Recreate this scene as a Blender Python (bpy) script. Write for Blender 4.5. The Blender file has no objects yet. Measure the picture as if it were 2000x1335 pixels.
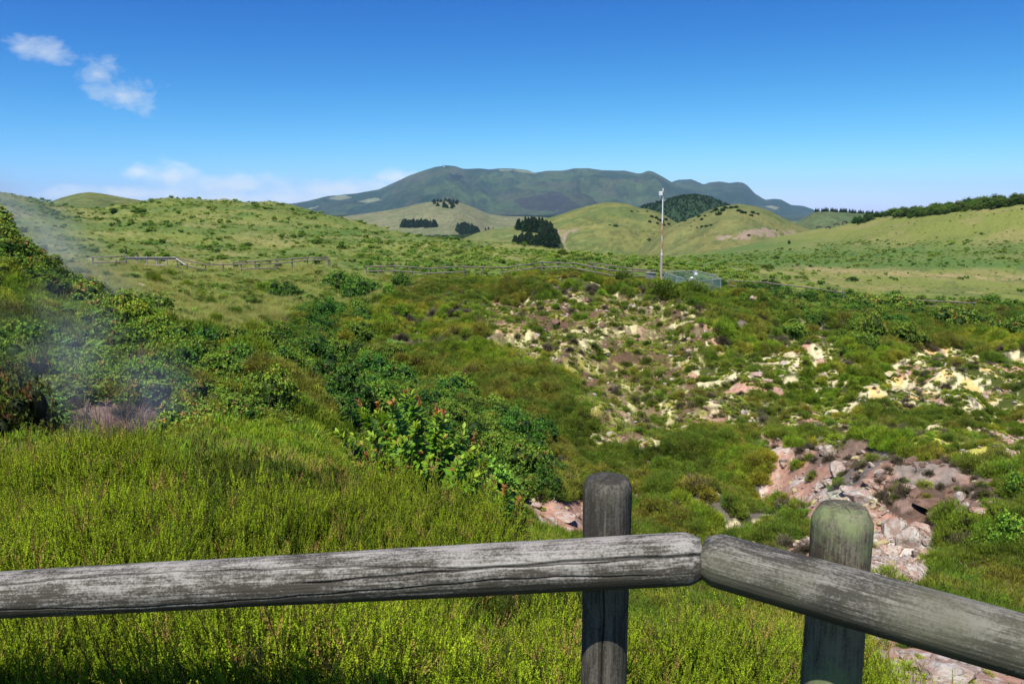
import bpy, bmesh, math, random
import numpy as np
from mathutils import Vector, Matrix, Euler

random.seed(7)
rng = np.random.default_rng(11)
scene = bpy.context.scene
COL = scene.collection
R = math.radians

# ------------------------------------------------------------------ camera
F_PX = 1556.0                       # focal length in photo pixels (2000 wide)
PITCH = R(9.4)
CP, SP = math.cos(PITCH), math.sin(PITCH)
cam_d = bpy.data.cameras.new("camera")
cam = bpy.data.objects.new("camera", cam_d)
COL.objects.link(cam)
cam.location = (0, 0, 0)
cam.rotation_euler = (R(90) - PITCH, 0, 0)
cam_d.sensor_width = 36.0
cam_d.lens = F_PX * 36.0 / 2000.0
cam_d.clip_start = 0.05
cam_d.clip_end = 80000
scene.camera = cam


def ray(u, v):
    """world direction of a photo pixel, scaled so that y = 1"""
    a = (np.asarray(u, float) - 1000.0) / F_PX
    b = (667.5 - np.asarray(v, float)) / F_PX
    yw = CP + b * SP
    return a / yw, (-SP + b * CP) / yw


def at(u, v, d):
    s, t = ray(u, v)
    return Vector((float(s * d), float(d), float(t * d)))


def project(x, y, z):
    """world point -> photo pixel"""
    y = np.maximum(y, 1e-3)
    depth = y * CP - z * SP
    up = y * SP + z * CP
    return 1000.0 + F_PX * x / depth, 667.5 - F_PX * up / depth


# ------------------------------------------------------------------ noise
def _h(ix, iy, seed):
    n = (ix.astype(np.int64) * 374761393 + iy.astype(np.int64) * 668265263 + seed * 144665) & 0x7fffffff
    n = ((n ^ (n >> 13)) * 1274126177) & 0x7fffffff
    n = n ^ (n >> 16)
    return (n & 0xffff) / 65535.0


def vnoise(x, y, seed=0):
    x = np.asarray(x, float); y = np.asarray(y, float)
    ix = np.floor(x); iy = np.floor(y)
    fx = x - ix; fy = y - iy
    fx = fx * fx * fx * (fx * (fx * 6 - 15) + 10); fy = fy * fy * fy * (fy * (fy * 6 - 15) + 10)
    a = _h(ix, iy, seed); b = _h(ix + 1, iy, seed); c = _h(ix, iy + 1, seed); d = _h(ix + 1, iy + 1, seed)
    return (a * (1 - fx) + b * fx) * (1 - fy) + (c * (1 - fx) + d * fx) * fy


def fbm(x, y, octv=4, seed=0, gain=0.5):
    t = 0; amp = 1; tot = 0
    ca, sa = math.cos(0.6), math.sin(0.6)
    for k in range(octv):
        t = t + amp * vnoise(x, y, seed + k * 17)
        tot += amp; amp *= gain
        x, y = (x * ca - y * sa) * 2.03 + 5.1, (x * sa + y * ca) * 2.03 + 1.7
    return t / tot


def sstep(a, b, x):
    t = np.clip((x - a) / (b - a), 0, 1)
    return t * t * (3 - 2 * t)


def in_poly(u, v, poly):
    inside = np.zeros(np.shape(u), bool)
    n = len(poly); j = n - 1
    for i in range(n):
        xi, yi = poly[i]; xj, yj = poly[j]
        if yi != yj:
            c = ((yi > v) != (yj > v)) & (u < (xj - xi) * (v - yi) / (yj - yi) + xi)
            inside ^= c
        j = i
    return inside


# ------------------------------------------------------------------ terrain
# each layer: control points (u, v, d): the ground seen at photo pixel (u,v) stands d metres ahead
def L(*p):
    return p
LAYERS = [
 L((-600, 0, 2.15, -1.60), (250, 0, 2.15, -1.60), (600, 0, 2.2, -1.70), (1000, 0, 2.2, -1.78), (1300, 0, 2.2, -1.82), (1700, 0, 2.1, -1.9), (2300, 0, 2.0, -2.0)),
 # brink of the heath bank in front of the fence: canopy height is added by the sprigs
 L((-300, 944, 5.3), (0, 952, 5.3), (130, 972, 5.2), (300, 975, 5.2), (500, 946, 5.3), (700, 962, 5.2), (900, 1030, 4.8), (1000, 1095, 4.4),
   (1060, 1145, 4.1), (1150, 1195, 3.8), (1250, 1255, 3.5), (1500, 1305, 3.3), (1600, 1365, 3.15), (1700, 1420, 3.0),
   (1800, 1475, 2.85), (1900, 1515, 2.7), (2100, 1590, 2.5), (2300, 1620, 2.4)),
 # foot of the near drop
 L((-300, 925, 10.5), (0, 925, 10.5), (200, 900, 10.5), (400, 892, 11.5), (600, 905, 14), (700, 935, 16), (900, 1020, 17),
   (1060, 1085, 16), (1250, 1150, 15), (1500, 1180, 13.5), (1700, 1200, 12.5), (1850, 1220, 11.5), (2000, 1260, 11), (2300, 1300, 10)),
 # crater floor
 L((-300, 860, 13), (0, 860, 13.5), (200, 885, 13.0), (400, 872, 15), (600, 862, 18), (700, 900, 22), (900, 965, 24), (1060, 1015, 24),
   (1250, 1035, 25), (1500, 1030, 24), (1640, 1025, 23), (1750, 1085, 20.5), (1850, 1120, 18.5), (2000, 1170, 16.5), (2300, 1220, 15)),
 L((-300, 640, 20), (0, 640, 20), (200, 720, 18.5), (400, 770, 19), (600, 830, 19.5), (690, 870, 21), (760, 860, 29), (900, 880, 30), (1060, 900, 31),
   (1250, 910, 32), (1500, 900, 32), (1580, 890, 29), (1650, 885, 25.5), (1750, 890, 23.5), (1850, 900, 22.5), (2000, 940, 20), (2300, 1000, 19)),
 # crest of the left ridge / middle of the crater slope
 L((-300, 380, 38), (0, 470, 33), (100, 532, 31), (200, 592, 29), (300, 630, 27), (400, 662, 25), (500, 704, 23.5), (600, 764, 22),
   (650, 804, 22), (690, 842, 23), (740, 815, 34), (800, 800, 36), (1000, 800, 38), (1250, 820, 38), (1500, 810, 39), (1750, 820, 38), (2000, 860, 34), (2300, 900, 32)),
 L((-300, 420, 46), (0, 520, 42), (200, 630, 38), (400, 700, 36), (500, 740, 35), (600, 770, 36), (690, 770, 40), (800, 730, 44),
   (1000, 710, 47), (1250, 730, 48), (1500, 730, 48), (1750, 735, 48), (2000, 760, 45), (2300, 780, 44)),
 L((-300, 470, 64), (0, 530, 62), (200, 570, 60), (400, 605, 56), (600, 630, 56), (800, 610, 62), (900, 580, 64), (1000, 572, 66), (1130, 562, 68),
   (1250, 580, 66), (1350, 590, 64), (1500, 612, 63), (1750, 650, 62), (2000, 670, 58), (2300, 690, 56)),
 # the path fence
 L((-300, 490, 80), (0, 512, 80), (180, 522, 80), (225, 527, 80), (245, 522, 80), (345, 525, 80), (370, 535, 80), (540, 534, 81),
   (600, 527, 82), (643, 526, 82), (715, 539, 83), (770, 539, 83), (840, 543, 83), (980, 541, 83), (1010, 535, 83), (1060, 531, 83), (1120, 533, 82),
   (1160, 538, 81), (1190, 546, 80), (1270, 553, 80), (1420, 566, 80), (1500, 571, 80), (1580, 581, 79), (1650, 591, 78),
   (1790, 606, 78), (1900, 611, 78), (2300, 620, 76)),
 L((-300, 440, 120), (0, 455, 120), (250, 470, 125), (500, 480, 125), (700, 492, 120), (1000, 510, 112), (1100, 512, 108), (1200, 516, 104),
   (1300, 526, 100), (1400, 532, 100), (1500, 536, 100), (1600, 556, 102), (1700, 572, 105), (2000, 578, 108), (2300, 580, 110)),
 # crest of the left hill / brushy brow
 L((-300, 360, 190), (-100, 368, 195), (0, 378, 195), (75, 396, 200), (130, 406, 215), (200, 406, 225), (240, 396, 225), (300, 386, 220), (380, 386, 215), (470, 392, 205),
   (540, 402, 200), (620, 419, 190), (700, 437, 180), (780, 455, 172), (900, 470, 160), (1000, 482, 150), (1080, 490, 138),
   (1150, 495, 130), (1200, 502, 126), (1300, 514, 120), (1400, 518, 118), (1500, 524, 118), (1600, 548, 125), (1700, 560, 135), (2000, 566, 140), (2300, 566, 140)),
 L((-300, 0, 300, -12), (0, 0, 300, -14), (500, 0, 290, -18), (1000, 0, 260, -20), (1200, 510, 230), (1350, 508, 220), (1500, 522, 190), (1700, 538, 185), (2000, 540, 182), (2300, 540, 180)),
 L((-300, 0, 400, -22), (0, 0, 400, -25), (700, 0, 400, -28), (1000, 0, 380, -30), (1200, 500, 330), (1350, 496, 320), (1500, 494, 290), (1600, 494, 270), (1700, 490, 240), (1850, 485, 225), (2000, 478, 215), (2300, 470, 210)),
 # right hill crest
 L((-300, 0, 520, -34), (0, 0, 520, -36), (700, 0, 520, -38), (1000, 0, 520, -40), (1200, 0, 450, -30), (1350, 0, 450, -29), (1430, 488, 440), (1500, 468, 435), (1550, 455, 430), (1600, 443, 425), (1650, 437, 405),
   (1700, 426, 375), (1750, 416, 350), (1800, 409, 325), (1900, 396, 290), (2000, 384, 262), (2100, 372, 245), (2300, 355, 230)),
 L((-300, 0, 800, -44), (0, 0, 800, -45), (1000, 0, 800, -46), (1300, 0, 620, -42), (1500, 0, 620, -38), (1700, 0, 600, -30), (2000, 0, 600, -20), (2300, 0, 600, -15)),
 L((-300, 0, 1300, -45), (2300, 0, 1300, -45)),
 L((-300, 0, 14500, -45), (2300, 0, 14500, -45)),
]
S_LIM = 1.25
gs = np.linspace(-S_LIM, S_LIM, 641)
gl = np.linspace(math.log(0.3), math.log(14000), 1400)


def build_grid():
    Ls = []
    for lay in LAYERS:
        pts = []
        for p in lay:
            if len(p) == 4:
                s = (p[0] - 1000) / F_PX
                pts.append((s, p[2], p[3]))
            else:
                s, t = ray(p[0], p[1])
                pts.append((float(s), p[2], float(t) * p[2]))
        pts.sort()
        a = np.array(pts)
        Ls.append((np.interp(gs, a[:, 0], np.log(a[:, 1])), np.interp(gs, a[:, 0], a[:, 2])))
    G = np.zeros((len(gs), len(gl)))
    for i in range(len(gs)):
        ld = [math.log(0.3), math.log(1.9)] + [l[0][i] for l in Ls]
        zz = [-1.75, -1.95] + [l[1][i] for l in Ls]
        G[i] = np.interp(gl, ld, zz)
    def blur(A, k, axis):
        n = int(3 * k); w = np.exp(-0.5 * (np.arange(-n, n + 1) / k) ** 2); w /= w.sum()
        P = np.pad(A, [(n, n) if ax == axis else (0, 0) for ax in (0, 1)], mode='edge')
        out = np.zeros_like(A)
        for q, ww in enumerate(w):
            sl = [slice(None), slice(None)]; sl[axis] = slice(q, q + A.shape[axis])
            out += ww * P[tuple(sl)]
        return out
    G = blur(G, 3.0, 0)
    G = blur(G, 3.5, 1)
    return G
G = build_grid()


def H(x, y, detail=True):
    x = np.asarray(x, float); y = np.asarray(y, float)
    rho = np.sqrt(x * x + y * y) + 1e-6
    th = np.arctan2(x, y)
    tc = np.clip(th, -math.atan(S_LIM), math.atan(S_LIM))
    s = np.tan(tc); d = np.clip(rho * np.cos(tc), 0.31, 13500)
    fi = (s + S_LIM) / (2 * S_LIM) * (len(gs) - 1)
    fj = (np.log(d) - gl[0]) / (gl[-1] - gl[0]) * (len(gl) - 1)
    i = np.clip(fi.astype(int), 0, len(gs) - 2); j = np.clip(fj.astype(int), 0, len(gl) - 2)
    a = fi - i; b = fj - j
    z = (G[i, j] * (1 - a) + G[i + 1, j] * a) * (1 - b) + (G[i, j + 1] * (1 - a) + G[i + 1, j + 1] * a) * b
    w = sstep(R(80), R(125), np.abs(th))
    z = z * (1 - w) + (-1.75 - 0.04 * np.minimum(rho, 300)) * w
    if detail:
        big = (fbm(x / 9.0, y / 9.0, 4, 3) - 0.5) * 1.5 * sstep(12, 26, d) * (1 - 0.7 * sstep(55, 75, d) * (1 - sstep(88, 110, d)))
        big += (fbm(x / 45.0, y / 45.0, 4, 31) - 0.5) * 5.0 * sstep(100, 190, d) * (1 - sstep(420, 800, d))
        big += (fbm(x / 3.4, y / 3.4, 3, 41) - 0.5) * 2.3 * sstep(17, 26, d) * (1 - sstep(70, 80, d)) * (1 - .6 * sstep(-2, -5, 0 * x))
        sm = (fbm(x / 2.1, y / 2.1, 4, 8) - 0.5) * 0.75 * sstep(8, 14, d) + (fbm(x / .85, y / .85, 2, 9) - .5) * .34 * sstep(2.3, 3.0, d) * (1 - sstep(5.2, 7, d))
        z = z + big + sm
    return z


def cast(u, v, dmin=9.0, dmax=600.0):
    for k in range(14):
        p = cast1(u, v + k, dmin, dmax)
        if p is not None: return p
    return None


def cast1(u, v, dmin, dmax):
    """first point of the terrain seen through a photo pixel"""
    s, t = ray(u, v)
    d = np.exp(np.linspace(math.log(dmin), math.log(dmax), 900))
    hz = H(s * d, d)
    below = t * d < hz
    if not below.any():
        return None
    k = int(np.argmax(below))
    dd = d[k] if k == 0 else 0.5 * (d[k] + d[k - 1])
    return Vector((float(s * dd), float(dd), float(H(s * dd, dd))))
HAZE = 4e-5
STEAM = 1
# ------------------------------------------------------------------ object helpers
def tag(o, label=None, cat=None, group=None, kind=None):
    if label: o['label'] = label
    if cat: o['category'] = cat
    if group: o['group'] = group
    if kind: o['kind'] = kind
    return o


def mesh_np(name, verts, quads=None, tris=None, cols=None, smooth=False, attrs=None):
    me = bpy.data.meshes.new(name)
    verts = np.asarray(verts, np.float32)
    loops = []; starts = []; totals = []
    n = 0
    if quads is not None and len(quads):
        q = np.asarray(quads, np.int32); loops.append(q.ravel()); starts.append(np.arange(len(q)) * 4); totals.append(np.full(len(q), 4)); n = len(q) * 4
    if tris is not None and len(tris):
        t = np.asarray(tris, np.int32); loops.append(t.ravel()); starts.append(np.arange(len(t)) * 3 + n); totals.append(np.full(len(t), 3))
    loops = np.concatenate(loops); starts = np.concatenate(starts); totals = np.concatenate(totals)
    me.vertices.add(len(verts)); me.vertices.foreach_set('co', verts.ravel())
    me.loops.add(len(loops)); me.loops.foreach_set('vertex_index', loops.astype(np.int32))
    me.polygons.add(len(starts)); me.polygons.foreach_set('loop_start', starts.astype(np.int32)); me.polygons.foreach_set('loop_total', totals.astype(np.int32))
    if smooth: me.polygons.foreach_set('use_smooth', np.ones(len(starts), bool))
    me.update(calc_edges=True)
    if cols is not None:
        c = np.ones((len(verts), 4), np.float32); c[:, :3] = cols
        a = me.color_attributes.new('Col', 'FLOAT_COLOR', 'POINT'); a.data.foreach_set('color', c.ravel())
    for k, arr in (attrs or {}).items():
        a = me.attributes.new(k, 'FLOAT', 'POINT'); a.data.foreach_set('value', np.asarray(arr, np.float32))
    return me


def link(name, me, mat=None, parent=None, loc=None):
    o = bpy.data.objects.new(name, me)
    COL.objects.link(o)
    if mat is not None and me is not None and not me.materials: me.materials.append(mat)
    if parent is not None: o.parent = parent
    if loc is not None: o.location = loc
    return o


def empty(name, loc, rz=0.0):
    o = bpy.data.objects.new(name, None); COL.objects.link(o)
    o.location = loc; o.rotation_euler = (0, 0, rz); o.empty_display_size = 0.3
    return o


# ------------------------------------------------------------------ node helpers
class NT:
    def __init__(self, name):
        self.m = bpy.data.materials.new(name); self.m.use_nodes = True
        self.t = self.m.node_tree; self.t.nodes.clear()
        self.out = self.n('ShaderNodeOutputMaterial')
    def n(self, typ, **kw):
        x = self.t.nodes.new(typ)
        for k, v in kw.items():
            if k.startswith('i_'): x.inputs[k[2:].replace('_', ' ')].default_value = v
            else: setattr(x, k, v)
        return x
    def l(self, a, b): self.t.links.new(a, b)
    def math(self, op, a, b=None, c=None, clamp=False):
        x = self.t.nodes.new('ShaderNodeMath'); x.operation = op; x.use_clamp = clamp
        for k, s in enumerate((a, b, c)):
            if s is None: continue
            if isinstance(s, (int, float)): x.inputs[k].default_value = s
            else: self.l(s, x.inputs[k])
        return x.outputs[0]
    def mix(self, fac, a, b, blend='MIX'):
        x = self.t.nodes.new('ShaderNodeMix'); x.data_type = 'RGBA'; x.blend_type = blend; x.clamp_factor = True
        for s, i in ((fac, 0), (a, 6), (b, 7)):
            if isinstance(s, (int, float)): x.inputs[i].default_value = s
            elif isinstance(s, tuple): x.inputs[i].default_value = (*s, 1.0)[:4]
            else: self.l(s, x.inputs[i])
        return x.outputs[2]
    def noise(self, vec, scale, detail=4, rough=0.55, dist=0.0):
        x = self.t.nodes.new('ShaderNodeTexNoise'); x.inputs['Scale'].default_value = scale; x.inputs['Detail'].default_value = detail
        x.inputs['Roughness'].default_value = rough; x.inputs['Distortion'].default_value = dist
        if vec is not None: self.l(vec, x.inputs['Vector'])
        return x.outputs['Fac']
    def ramp(self, fac, *stops):
        x = self.t.nodes.new('ShaderNodeValToRGB'); e = x.color_ramp.elements
        while len(e) < len(stops): e.new(0.5)
        for k, (p, c) in enumerate(stops):
            e[k].position = p; e[k].color = (*c, 1.0) if isinstance(c, tuple) else (c, c, c, 1)
        self.l(fac, x.inputs[0]); return x.outputs[0]
    def mapr(self, v, a, b, c=0.0, d=1.0):
        x = self.t.nodes.new('ShaderNodeMapRange'); x.inputs[1].default_value = a; x.inputs[2].default_value = b
        x.inputs[3].default_value = c; x.inputs[4].default_value = d; self.l(v, x.inputs[0]); return x.outputs[0]


def leaf_material(name, transl=0.35, rough=0.5, spec=0.35, var=0.25, hue=0.02, inst=False):
    """two-sided foliage: vertex colour x per-plant variation, some light passing through"""
    N = NT(name)
    col = N.n('ShaderNodeAttribute', attribute_name='Col').outputs['Color']
    rnd = N.n('ShaderNodeObjectInfo').outputs['Random']
    hs = N.n('ShaderNodeHueSaturation')
    N.l(col, hs.inputs['Color'])
    N.l(N.mapr(rnd, 0, 1, 0.5 - hue, 0.5 + hue), hs.inputs['Hue'])
    r2 = N.math('FRACT', N.math('MULTIPLY', rnd, 37.31))
    N.l(N.mapr(r2, 0, 1, 1 - var, 1 + var), hs.inputs['Value'])
    c = hs.outputs[0]
    if inst:
        t = N.n('ShaderNodeAttribute', attribute_name='tint', attribute_type='INSTANCER')
        c = N.mix(1.0, c, t.outputs['Color'], 'MULTIPLY')
    p = N.n('ShaderNodeBsdfPrincipled'); N.l(c, p.inputs['Base Color'])
    p.inputs['Roughness'].default_value = rough; p.inputs['Specular IOR Level'].default_value = spec
    tr = N.n('ShaderNodeBsdfTranslucent')
    N.l(N.mix(1.0, c, (1.25, 1.2, 0.55), 'MULTIPLY'), tr.inputs['Color'])
    mx = N.n('ShaderNodeMixShader'); mx.inputs[0].default_value = transl
    N.l(p.outputs[0], mx.inputs[1]); N.l(tr.outputs[0], mx.inputs[2]); N.l(mx.outputs[0], N.out.inputs[0])
    return N.m


def ground_material(name, fine=3.0, bump=0.4, var=0.35, rough=0.95, bscale=None):
    N = NT(name)
    pos = N.n('ShaderNodeNewGeometry').outputs['Position']
    col = N.n('ShaderNodeAttribute', attribute_name='Col').outputs['Color']
    n1 = N.noise(pos, fine, 6, 0.65)
    n2 = N.noise(pos, fine * 0.23, 5, 0.6)
    f = N.math('MULTIPLY', N.mapr(n1, 0.3, 0.7, 1 - var, 1 + var), N.mapr(n2, 0.3, 0.7, 1 - var * 0.5, 1 + var * 0.5))
    cc = N.n('ShaderNodeVectorMath', operation='SCALE'); N.l(col, cc.inputs[0]); N.l(f, cc.inputs['Scale'])
    p = N.n('ShaderNodeBsdfPrincipled'); N.l(cc.outputs[0], p.inputs['Base Color'])
    p.inputs['Roughness'].default_value = rough; p.inputs['Specular IOR Level'].default_value = 0.1
    b = N.n('ShaderNodeBump'); b.inputs['Strength'].default_value = bump; b.inputs['Distance'].default_value = bscale or (0.35 / fine)
    N.l(n1, b.inputs['Height']); N.l(b.outputs[0], p.inputs['Normal'])
    N.l(p.outputs[0], N.out.inputs[0])
    return N.m


# ------------------------------------------------------------------ land cover (where each kind of ground lies)
# polygons drawn over the photo, carried onto the ground they show; tested in order, later wins
ZONES = [

 ('grass', [(-400, 470), (720, 505), (760, 560), (830, 548), (940, 545), (860, 600), (700, 620), (560, 650), (430, 672), (330, 640), (240, 600), (100, 500), (-400, 430)]),
 ('ridge', [(-600, 300), (0, 440), (100, 505), (210, 575), (300, 615), (400, 650), (520, 700), (540, 840), (330, 880), (-600, 900)]),
 ('ridgeheath', [(300, 620), (400, 645), (500, 695), (600, 755), (700, 840), (700, 890), (520, 890), (540, 800), (500, 720), (420, 690)]),
 ('ridgeheath', [(-300, 540), (40, 560), (120, 600), (200, 640), (130, 690), (60, 640), (-300, 640)]),
 ('scrub', [(520, 640), (640, 600), (760, 600), (800, 700), (930, 790), (1030, 840), (1075, 890), (1075, 940), (1010, 990), (900, 980), (700, 870), (600, 750), (500, 690)]),
 ('heath', [(740, 590), (830, 552), (940, 545), (1000, 530), (1160, 540), (1250, 570), (1130, 575), (1060, 590), (950, 590), (930, 640), (1010, 690), (1110, 750), (1150, 830), (1140, 930), (1100, 965), (1060, 940), (1060, 880), (940, 780), (800, 690), (730, 640)]),
 ('bare', [(930, 590), (1060, 585), (1130, 570), (1250, 578), (1400, 590), (1540, 620), (1640, 690), (1650, 760), (1560, 830), (1500, 830), (1340, 850), (1260, 870), (1200, 880), (1160, 960), (1080, 950), (1130, 920), (1150, 830), (1100, 740), (1010, 690), (920, 650)]),
 ('heath', [(1260, 560), (1500, 580), (1560, 620), (1440, 600), (1300, 590), (1240, 575)]),
 ('heath', [(1390, 600), (1500, 610), (1530, 680), (1450, 690), (1390, 650)]),
 ('heath', [(1150, 890), (1210, 870), (1245, 880), (1250, 960), (1200, 1010), (1130, 990)]),
 ('heath', [(1265, 870), (1350, 840), (1480, 830), (1510, 870), (1500, 960), (1460, 1010), (1390, 1050), (1300, 1020), (1250, 990), (1270, 930)]),
 ('brush', [(1440, 565), (1700, 565), (2400, 595), (2400, 700), (1900, 690), (1800, 650), (1740, 680), (1690, 710), (1600, 690), (1520, 620)]),
 ('heath', [(1540, 690), (1700, 690), (1800, 640), (2400, 670), (2400, 1000), (1860, 900), (1700, 850), (1560, 880), (1520, 830), (1640, 740)]),
 ('heathbare', [(1380, 620), (1440, 700), (1520, 690), (1600, 640), (1700, 720), (1720, 800), (1640, 850), (1500, 850), (1440, 840), (1350, 760)]),
 ('heathbare', [(1820, 800), (1960, 790), (2300, 740), (2300, 880), (2000, 900), (1800, 880)]),
 ('creamband', [(1690, 770), (1740, 700), (1800, 672), (1870, 680), (1940, 690), (1970, 710), (2100, 670), (2100, 730), (2020, 750), (1975, 800), (1940, 815), (1840, 800), (1720, 815)]),
 ('rockfield', [(1500, 850), (1560, 880), (1640, 850), (1700, 850), (1760, 890), (1850, 900), (1960, 950), (2000, 990), (1930, 1020), (1860, 1010), (1830, 1060), (1850, 1140), (1840, 1180), (1700, 1160), (1480, 1140), (1430, 1060), (1490, 990), (1510, 940), (1490, 880)]),
 ('pink', [(1500, 840), (1540, 880), (1560, 930), (1640, 960), (1700, 1000), (1720, 1130), (1560, 1110), (1590, 1040), (1540, 1010), (1470, 990), (1500, 930)]),
 ('pink', [(1010, 975), (1150, 975), (1190, 1060), (1100, 1060), (1010, 1010)]),
 ('redrock', [(1740, 900), (1790, 890), (1880, 920), (1900, 960), (1850, 1010), (1800, 1040), (1740, 1000)]),
 ('rocks', [(1600, 960), (1700, 940), (1740, 1000), (1800, 1040), (1850, 1060), (1850, 1130), (1820, 1180), (1700, 1170), (1660, 1060)]),
 ('heath', [(1830, 1080), (1900, 1030), (1960, 980), (2400, 940), (2400, 1260), (1900, 1240), (1840, 1180)]),
 ('heath', [(1400, 1010), (1440, 980), (1550, 975), (1600, 1010), (1580, 1040), (1500, 1070), (1390, 1060)]),
 ('pink', [(1700, 1220), (1850, 1230), (2100, 1290), (2300, 1500), (1740, 1500), (1690, 1290)]),
('hollow', [(120, 800), (160, 775), (240, 790), (330, 800), (350, 850), (330, 910), (120, 910), (95, 850)]),
 ('path', [(1247, 850), (1262, 850), (1258, 930), (1262, 990), (1235, 990), (1245, 930)]),
]
ZNAMES = ['default', 'near', 'hill', 'far'] + sorted({z[0] for z in ZONES})
ZI = {n: i for i, n in enumerate(ZNAMES)}


def zone_of(x, y, z):
    u, v = project(x, y, z)
    nu = (fbm(x / 1.3, y / 1.3, 3, 71) - 0.5) * 60; nv = (fbm(x / 1.3, y / 1.3, 3, 91) - 0.5) * 36
    uu = u + nu; vv = v + nv
    out = np.full(np.shape(x), ZI['default'])
    for name, poly in ZONES:
        out[in_poly(uu, vv, poly)] = ZI[name]
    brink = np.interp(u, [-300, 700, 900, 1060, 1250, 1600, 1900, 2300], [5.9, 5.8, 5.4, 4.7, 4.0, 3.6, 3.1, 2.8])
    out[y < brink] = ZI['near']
    out[y > 84] = ZI['hill']
    out[y > 520] = ZI['far']
    return out, u, v

# flow-like patches of bright bloom on bare ground
C = lambda *a: np.array(a, float)
GRASS = C(.145, .175, .042); FERN = C(.07, .125, .028); SOIL = C(.105, .066, .040); CREAM = C(.52, .46, .27); MOSS = C(.40, .38, .08)
PINK = C(.35, .205, .145); WHITE = C(.50, .455, .40); REDR = C(.17, .095, .065); HEATHG = C(.055, .070, .014); DARK = C(.035, .028, .016); GREYB = C(.12, .10, .085)


def mixc(c, col, w):
    w = np.clip(w, 0, 1)[..., None]
    return c * (1 - w) + col * w


def ground_colour(x, y, z):
    zn, u, v = zone_of(x, y, z)
    n1 = fbm(x / 0.9, y / 0.9, 4, 5); n2 = fbm(x / 4.0, y / 4.0, 4, 15); n3 = fbm(x / 0.35, y / 0.35, 3, 25); n4 = fbm(x / 18., y / 18., 4, 35)
    c = np.zeros(x.shape + (3,)) + HEATHG
    c = mixc(c, SOIL * .8, sstep(.55, .68, n1))
    def put(name, cc):
        m = zn == ZI[name]
        c[m] = cc[m]
    g = mixc(np.zeros_like(c) + GRASS, FERN, sstep(.52, .66, n2)); g = mixc(g, C(.23, .20, .08), sstep(.5, .7, n1) * .6)
    g = mixc(g, C(.48, .40, .30), sstep(.70, .76, fbm(x / 1.6, y / 1.6, 4, 65)))
    put('grass', g)
    rd = mixc(np.zeros_like(c) + C(.05, .06, .02), C(.13, .085, .05), sstep(.5, .62, n1)); put('ridge', rd)
    put('scrub', rd * .8); put('brush', mixc(g * .7, C(.2, .17, .1), sstep(.5, .6, n1)))
    put('ridgeheath', np.zeros_like(c) + HEATHG)
    h = mixc(np.zeros_like(c) + HEATHG, GREYB, sstep(.55, .63, n2)); h = mixc(h, CREAM * .9, sstep(.66, .72, n1)); put('heath', h)
    b = mixc(np.zeros_like(c) + SOIL, C(.15, .115, .06), sstep(.45, .62, n2)); b = mixc(b, MOSS * .8, sstep(.58, .66, n1) * .7)
    b = mixc(b, C(.50, .46, .24), np.maximum(sstep(.53, .60, .35 * n2 + .35 * n1 + .30 * n3), sstep(.64, .70, n3) * sstep(.42, .52, n2))); b = mixc(b, PINK * .9, sstep(.65, .72, fbm(x / 2.6, y / 2.6, 4, 45)) * .8)
    b = mixc(b, SOIL * .55, sstep(.62, .7, n3) * .7); put('bare', b)
    hb = mixc(mixc(h, SOIL * .8, sstep(.45, .55, n2)), CREAM, sstep(.50, .56, n1 * .6 + n3 * .4)); hb = mixc(hb, PINK * 1.15, sstep(.60, .67, fbm(x / 2.2, y / 2.2, 4, 45))); hb = mixc(hb, MOSS, sstep(.58, .64, n2)); put('heathbare', hb)
    cb = mixc(h, CREAM * 1.1, sstep(.46, .51, n2 * .35 + n1 * .35 + n3 * .3)); cb = mixc(cb, C(.6, .38, .12), sstep(.62, .68, n1) * .8)
    cb = mixc(cb, PINK, sstep(.57, .63, fbm(x / 1.4, y / 1.4, 4, 45))); put('creamband', cb)
    rf = mixc(np.zeros_like(c) + C(.15, .105, .08), GREYB * 1.3, sstep(.5, .6, n2)); rf = mixc(rf, PINK * .8, sstep(.56, .64, n1)); put('rockfield', rf)
    pk = mixc(np.zeros_like(c) + PINK, WHITE, sstep(.52, .66, n2 * .6 + n3 * .4)); pk = mixc(pk, C(.28, .15, .11), sstep(.55, .68, n1) * .8); put('pink', pk)
    rr = mixc(np.zeros_like(c) + REDR, C(.09, .06, .045), sstep(.52, .58, n1)); rr = mixc(rr, C(.20, .17, .14), sstep(.56, .64, n2)); rr = mixc(rr, C(.28, .19, .15), sstep(.6, .66, n3) * .6); put('redrock', rr)
    rk = mixc(np.zeros_like(c) + WHITE, PINK, sstep(.48, .6, n1)); rk = mixc(rk, C(.42, .44, .30), sstep(.56, .62, n2)); rk = mixc(rk, REDR, sstep(.62, .68, n3)); put('rocks', rk)
    put('hollow', mixc(np.zeros_like(c) + C(.15, .075, .045), C(.20, .13, .09), sstep(.5, .6, n1)))
    put('path', np.zeros_like(c) + C(.36, .22, .17))
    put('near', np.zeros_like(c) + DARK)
    # hills behind the path
    hl = mixc(np.zeros_like(c) + GRASS * 1.02, C(.10, .145, .035), sstep(.46, .60, n4)); hl = mixc(hl, FERN, sstep(.55, .66, fbm(x / 7, y / 7, 5, 55, .6)) * .85)
    hl = mixc(hl, C(.25, .22, .085), sstep(.55, .7, fbm(x / 11, y / 5, 4, 75)) * .5)
    rh = (u > 1300)
    # green bracken belt at the foot of the right hill, straw strip in the valley
    belt = sstep(455, 480, v) * (1 - sstep(518, 530, v)) * sstep(1180, 1400, u + 0 * v) * sstep(-60, 60, v * 1.0 - np.interp(u, [1300, 1500, 1700, 2000], [500, 470, 482, 495]) + (n4 - .5) * 60)
    hl = np.where(rh[..., None], mixc(np.zeros_like(c) + C(.155, .178, .042), C(.20, .19, .065), sstep(.45, .65, fbm(x / 9, y / 14, 5, 85))), hl)
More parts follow.
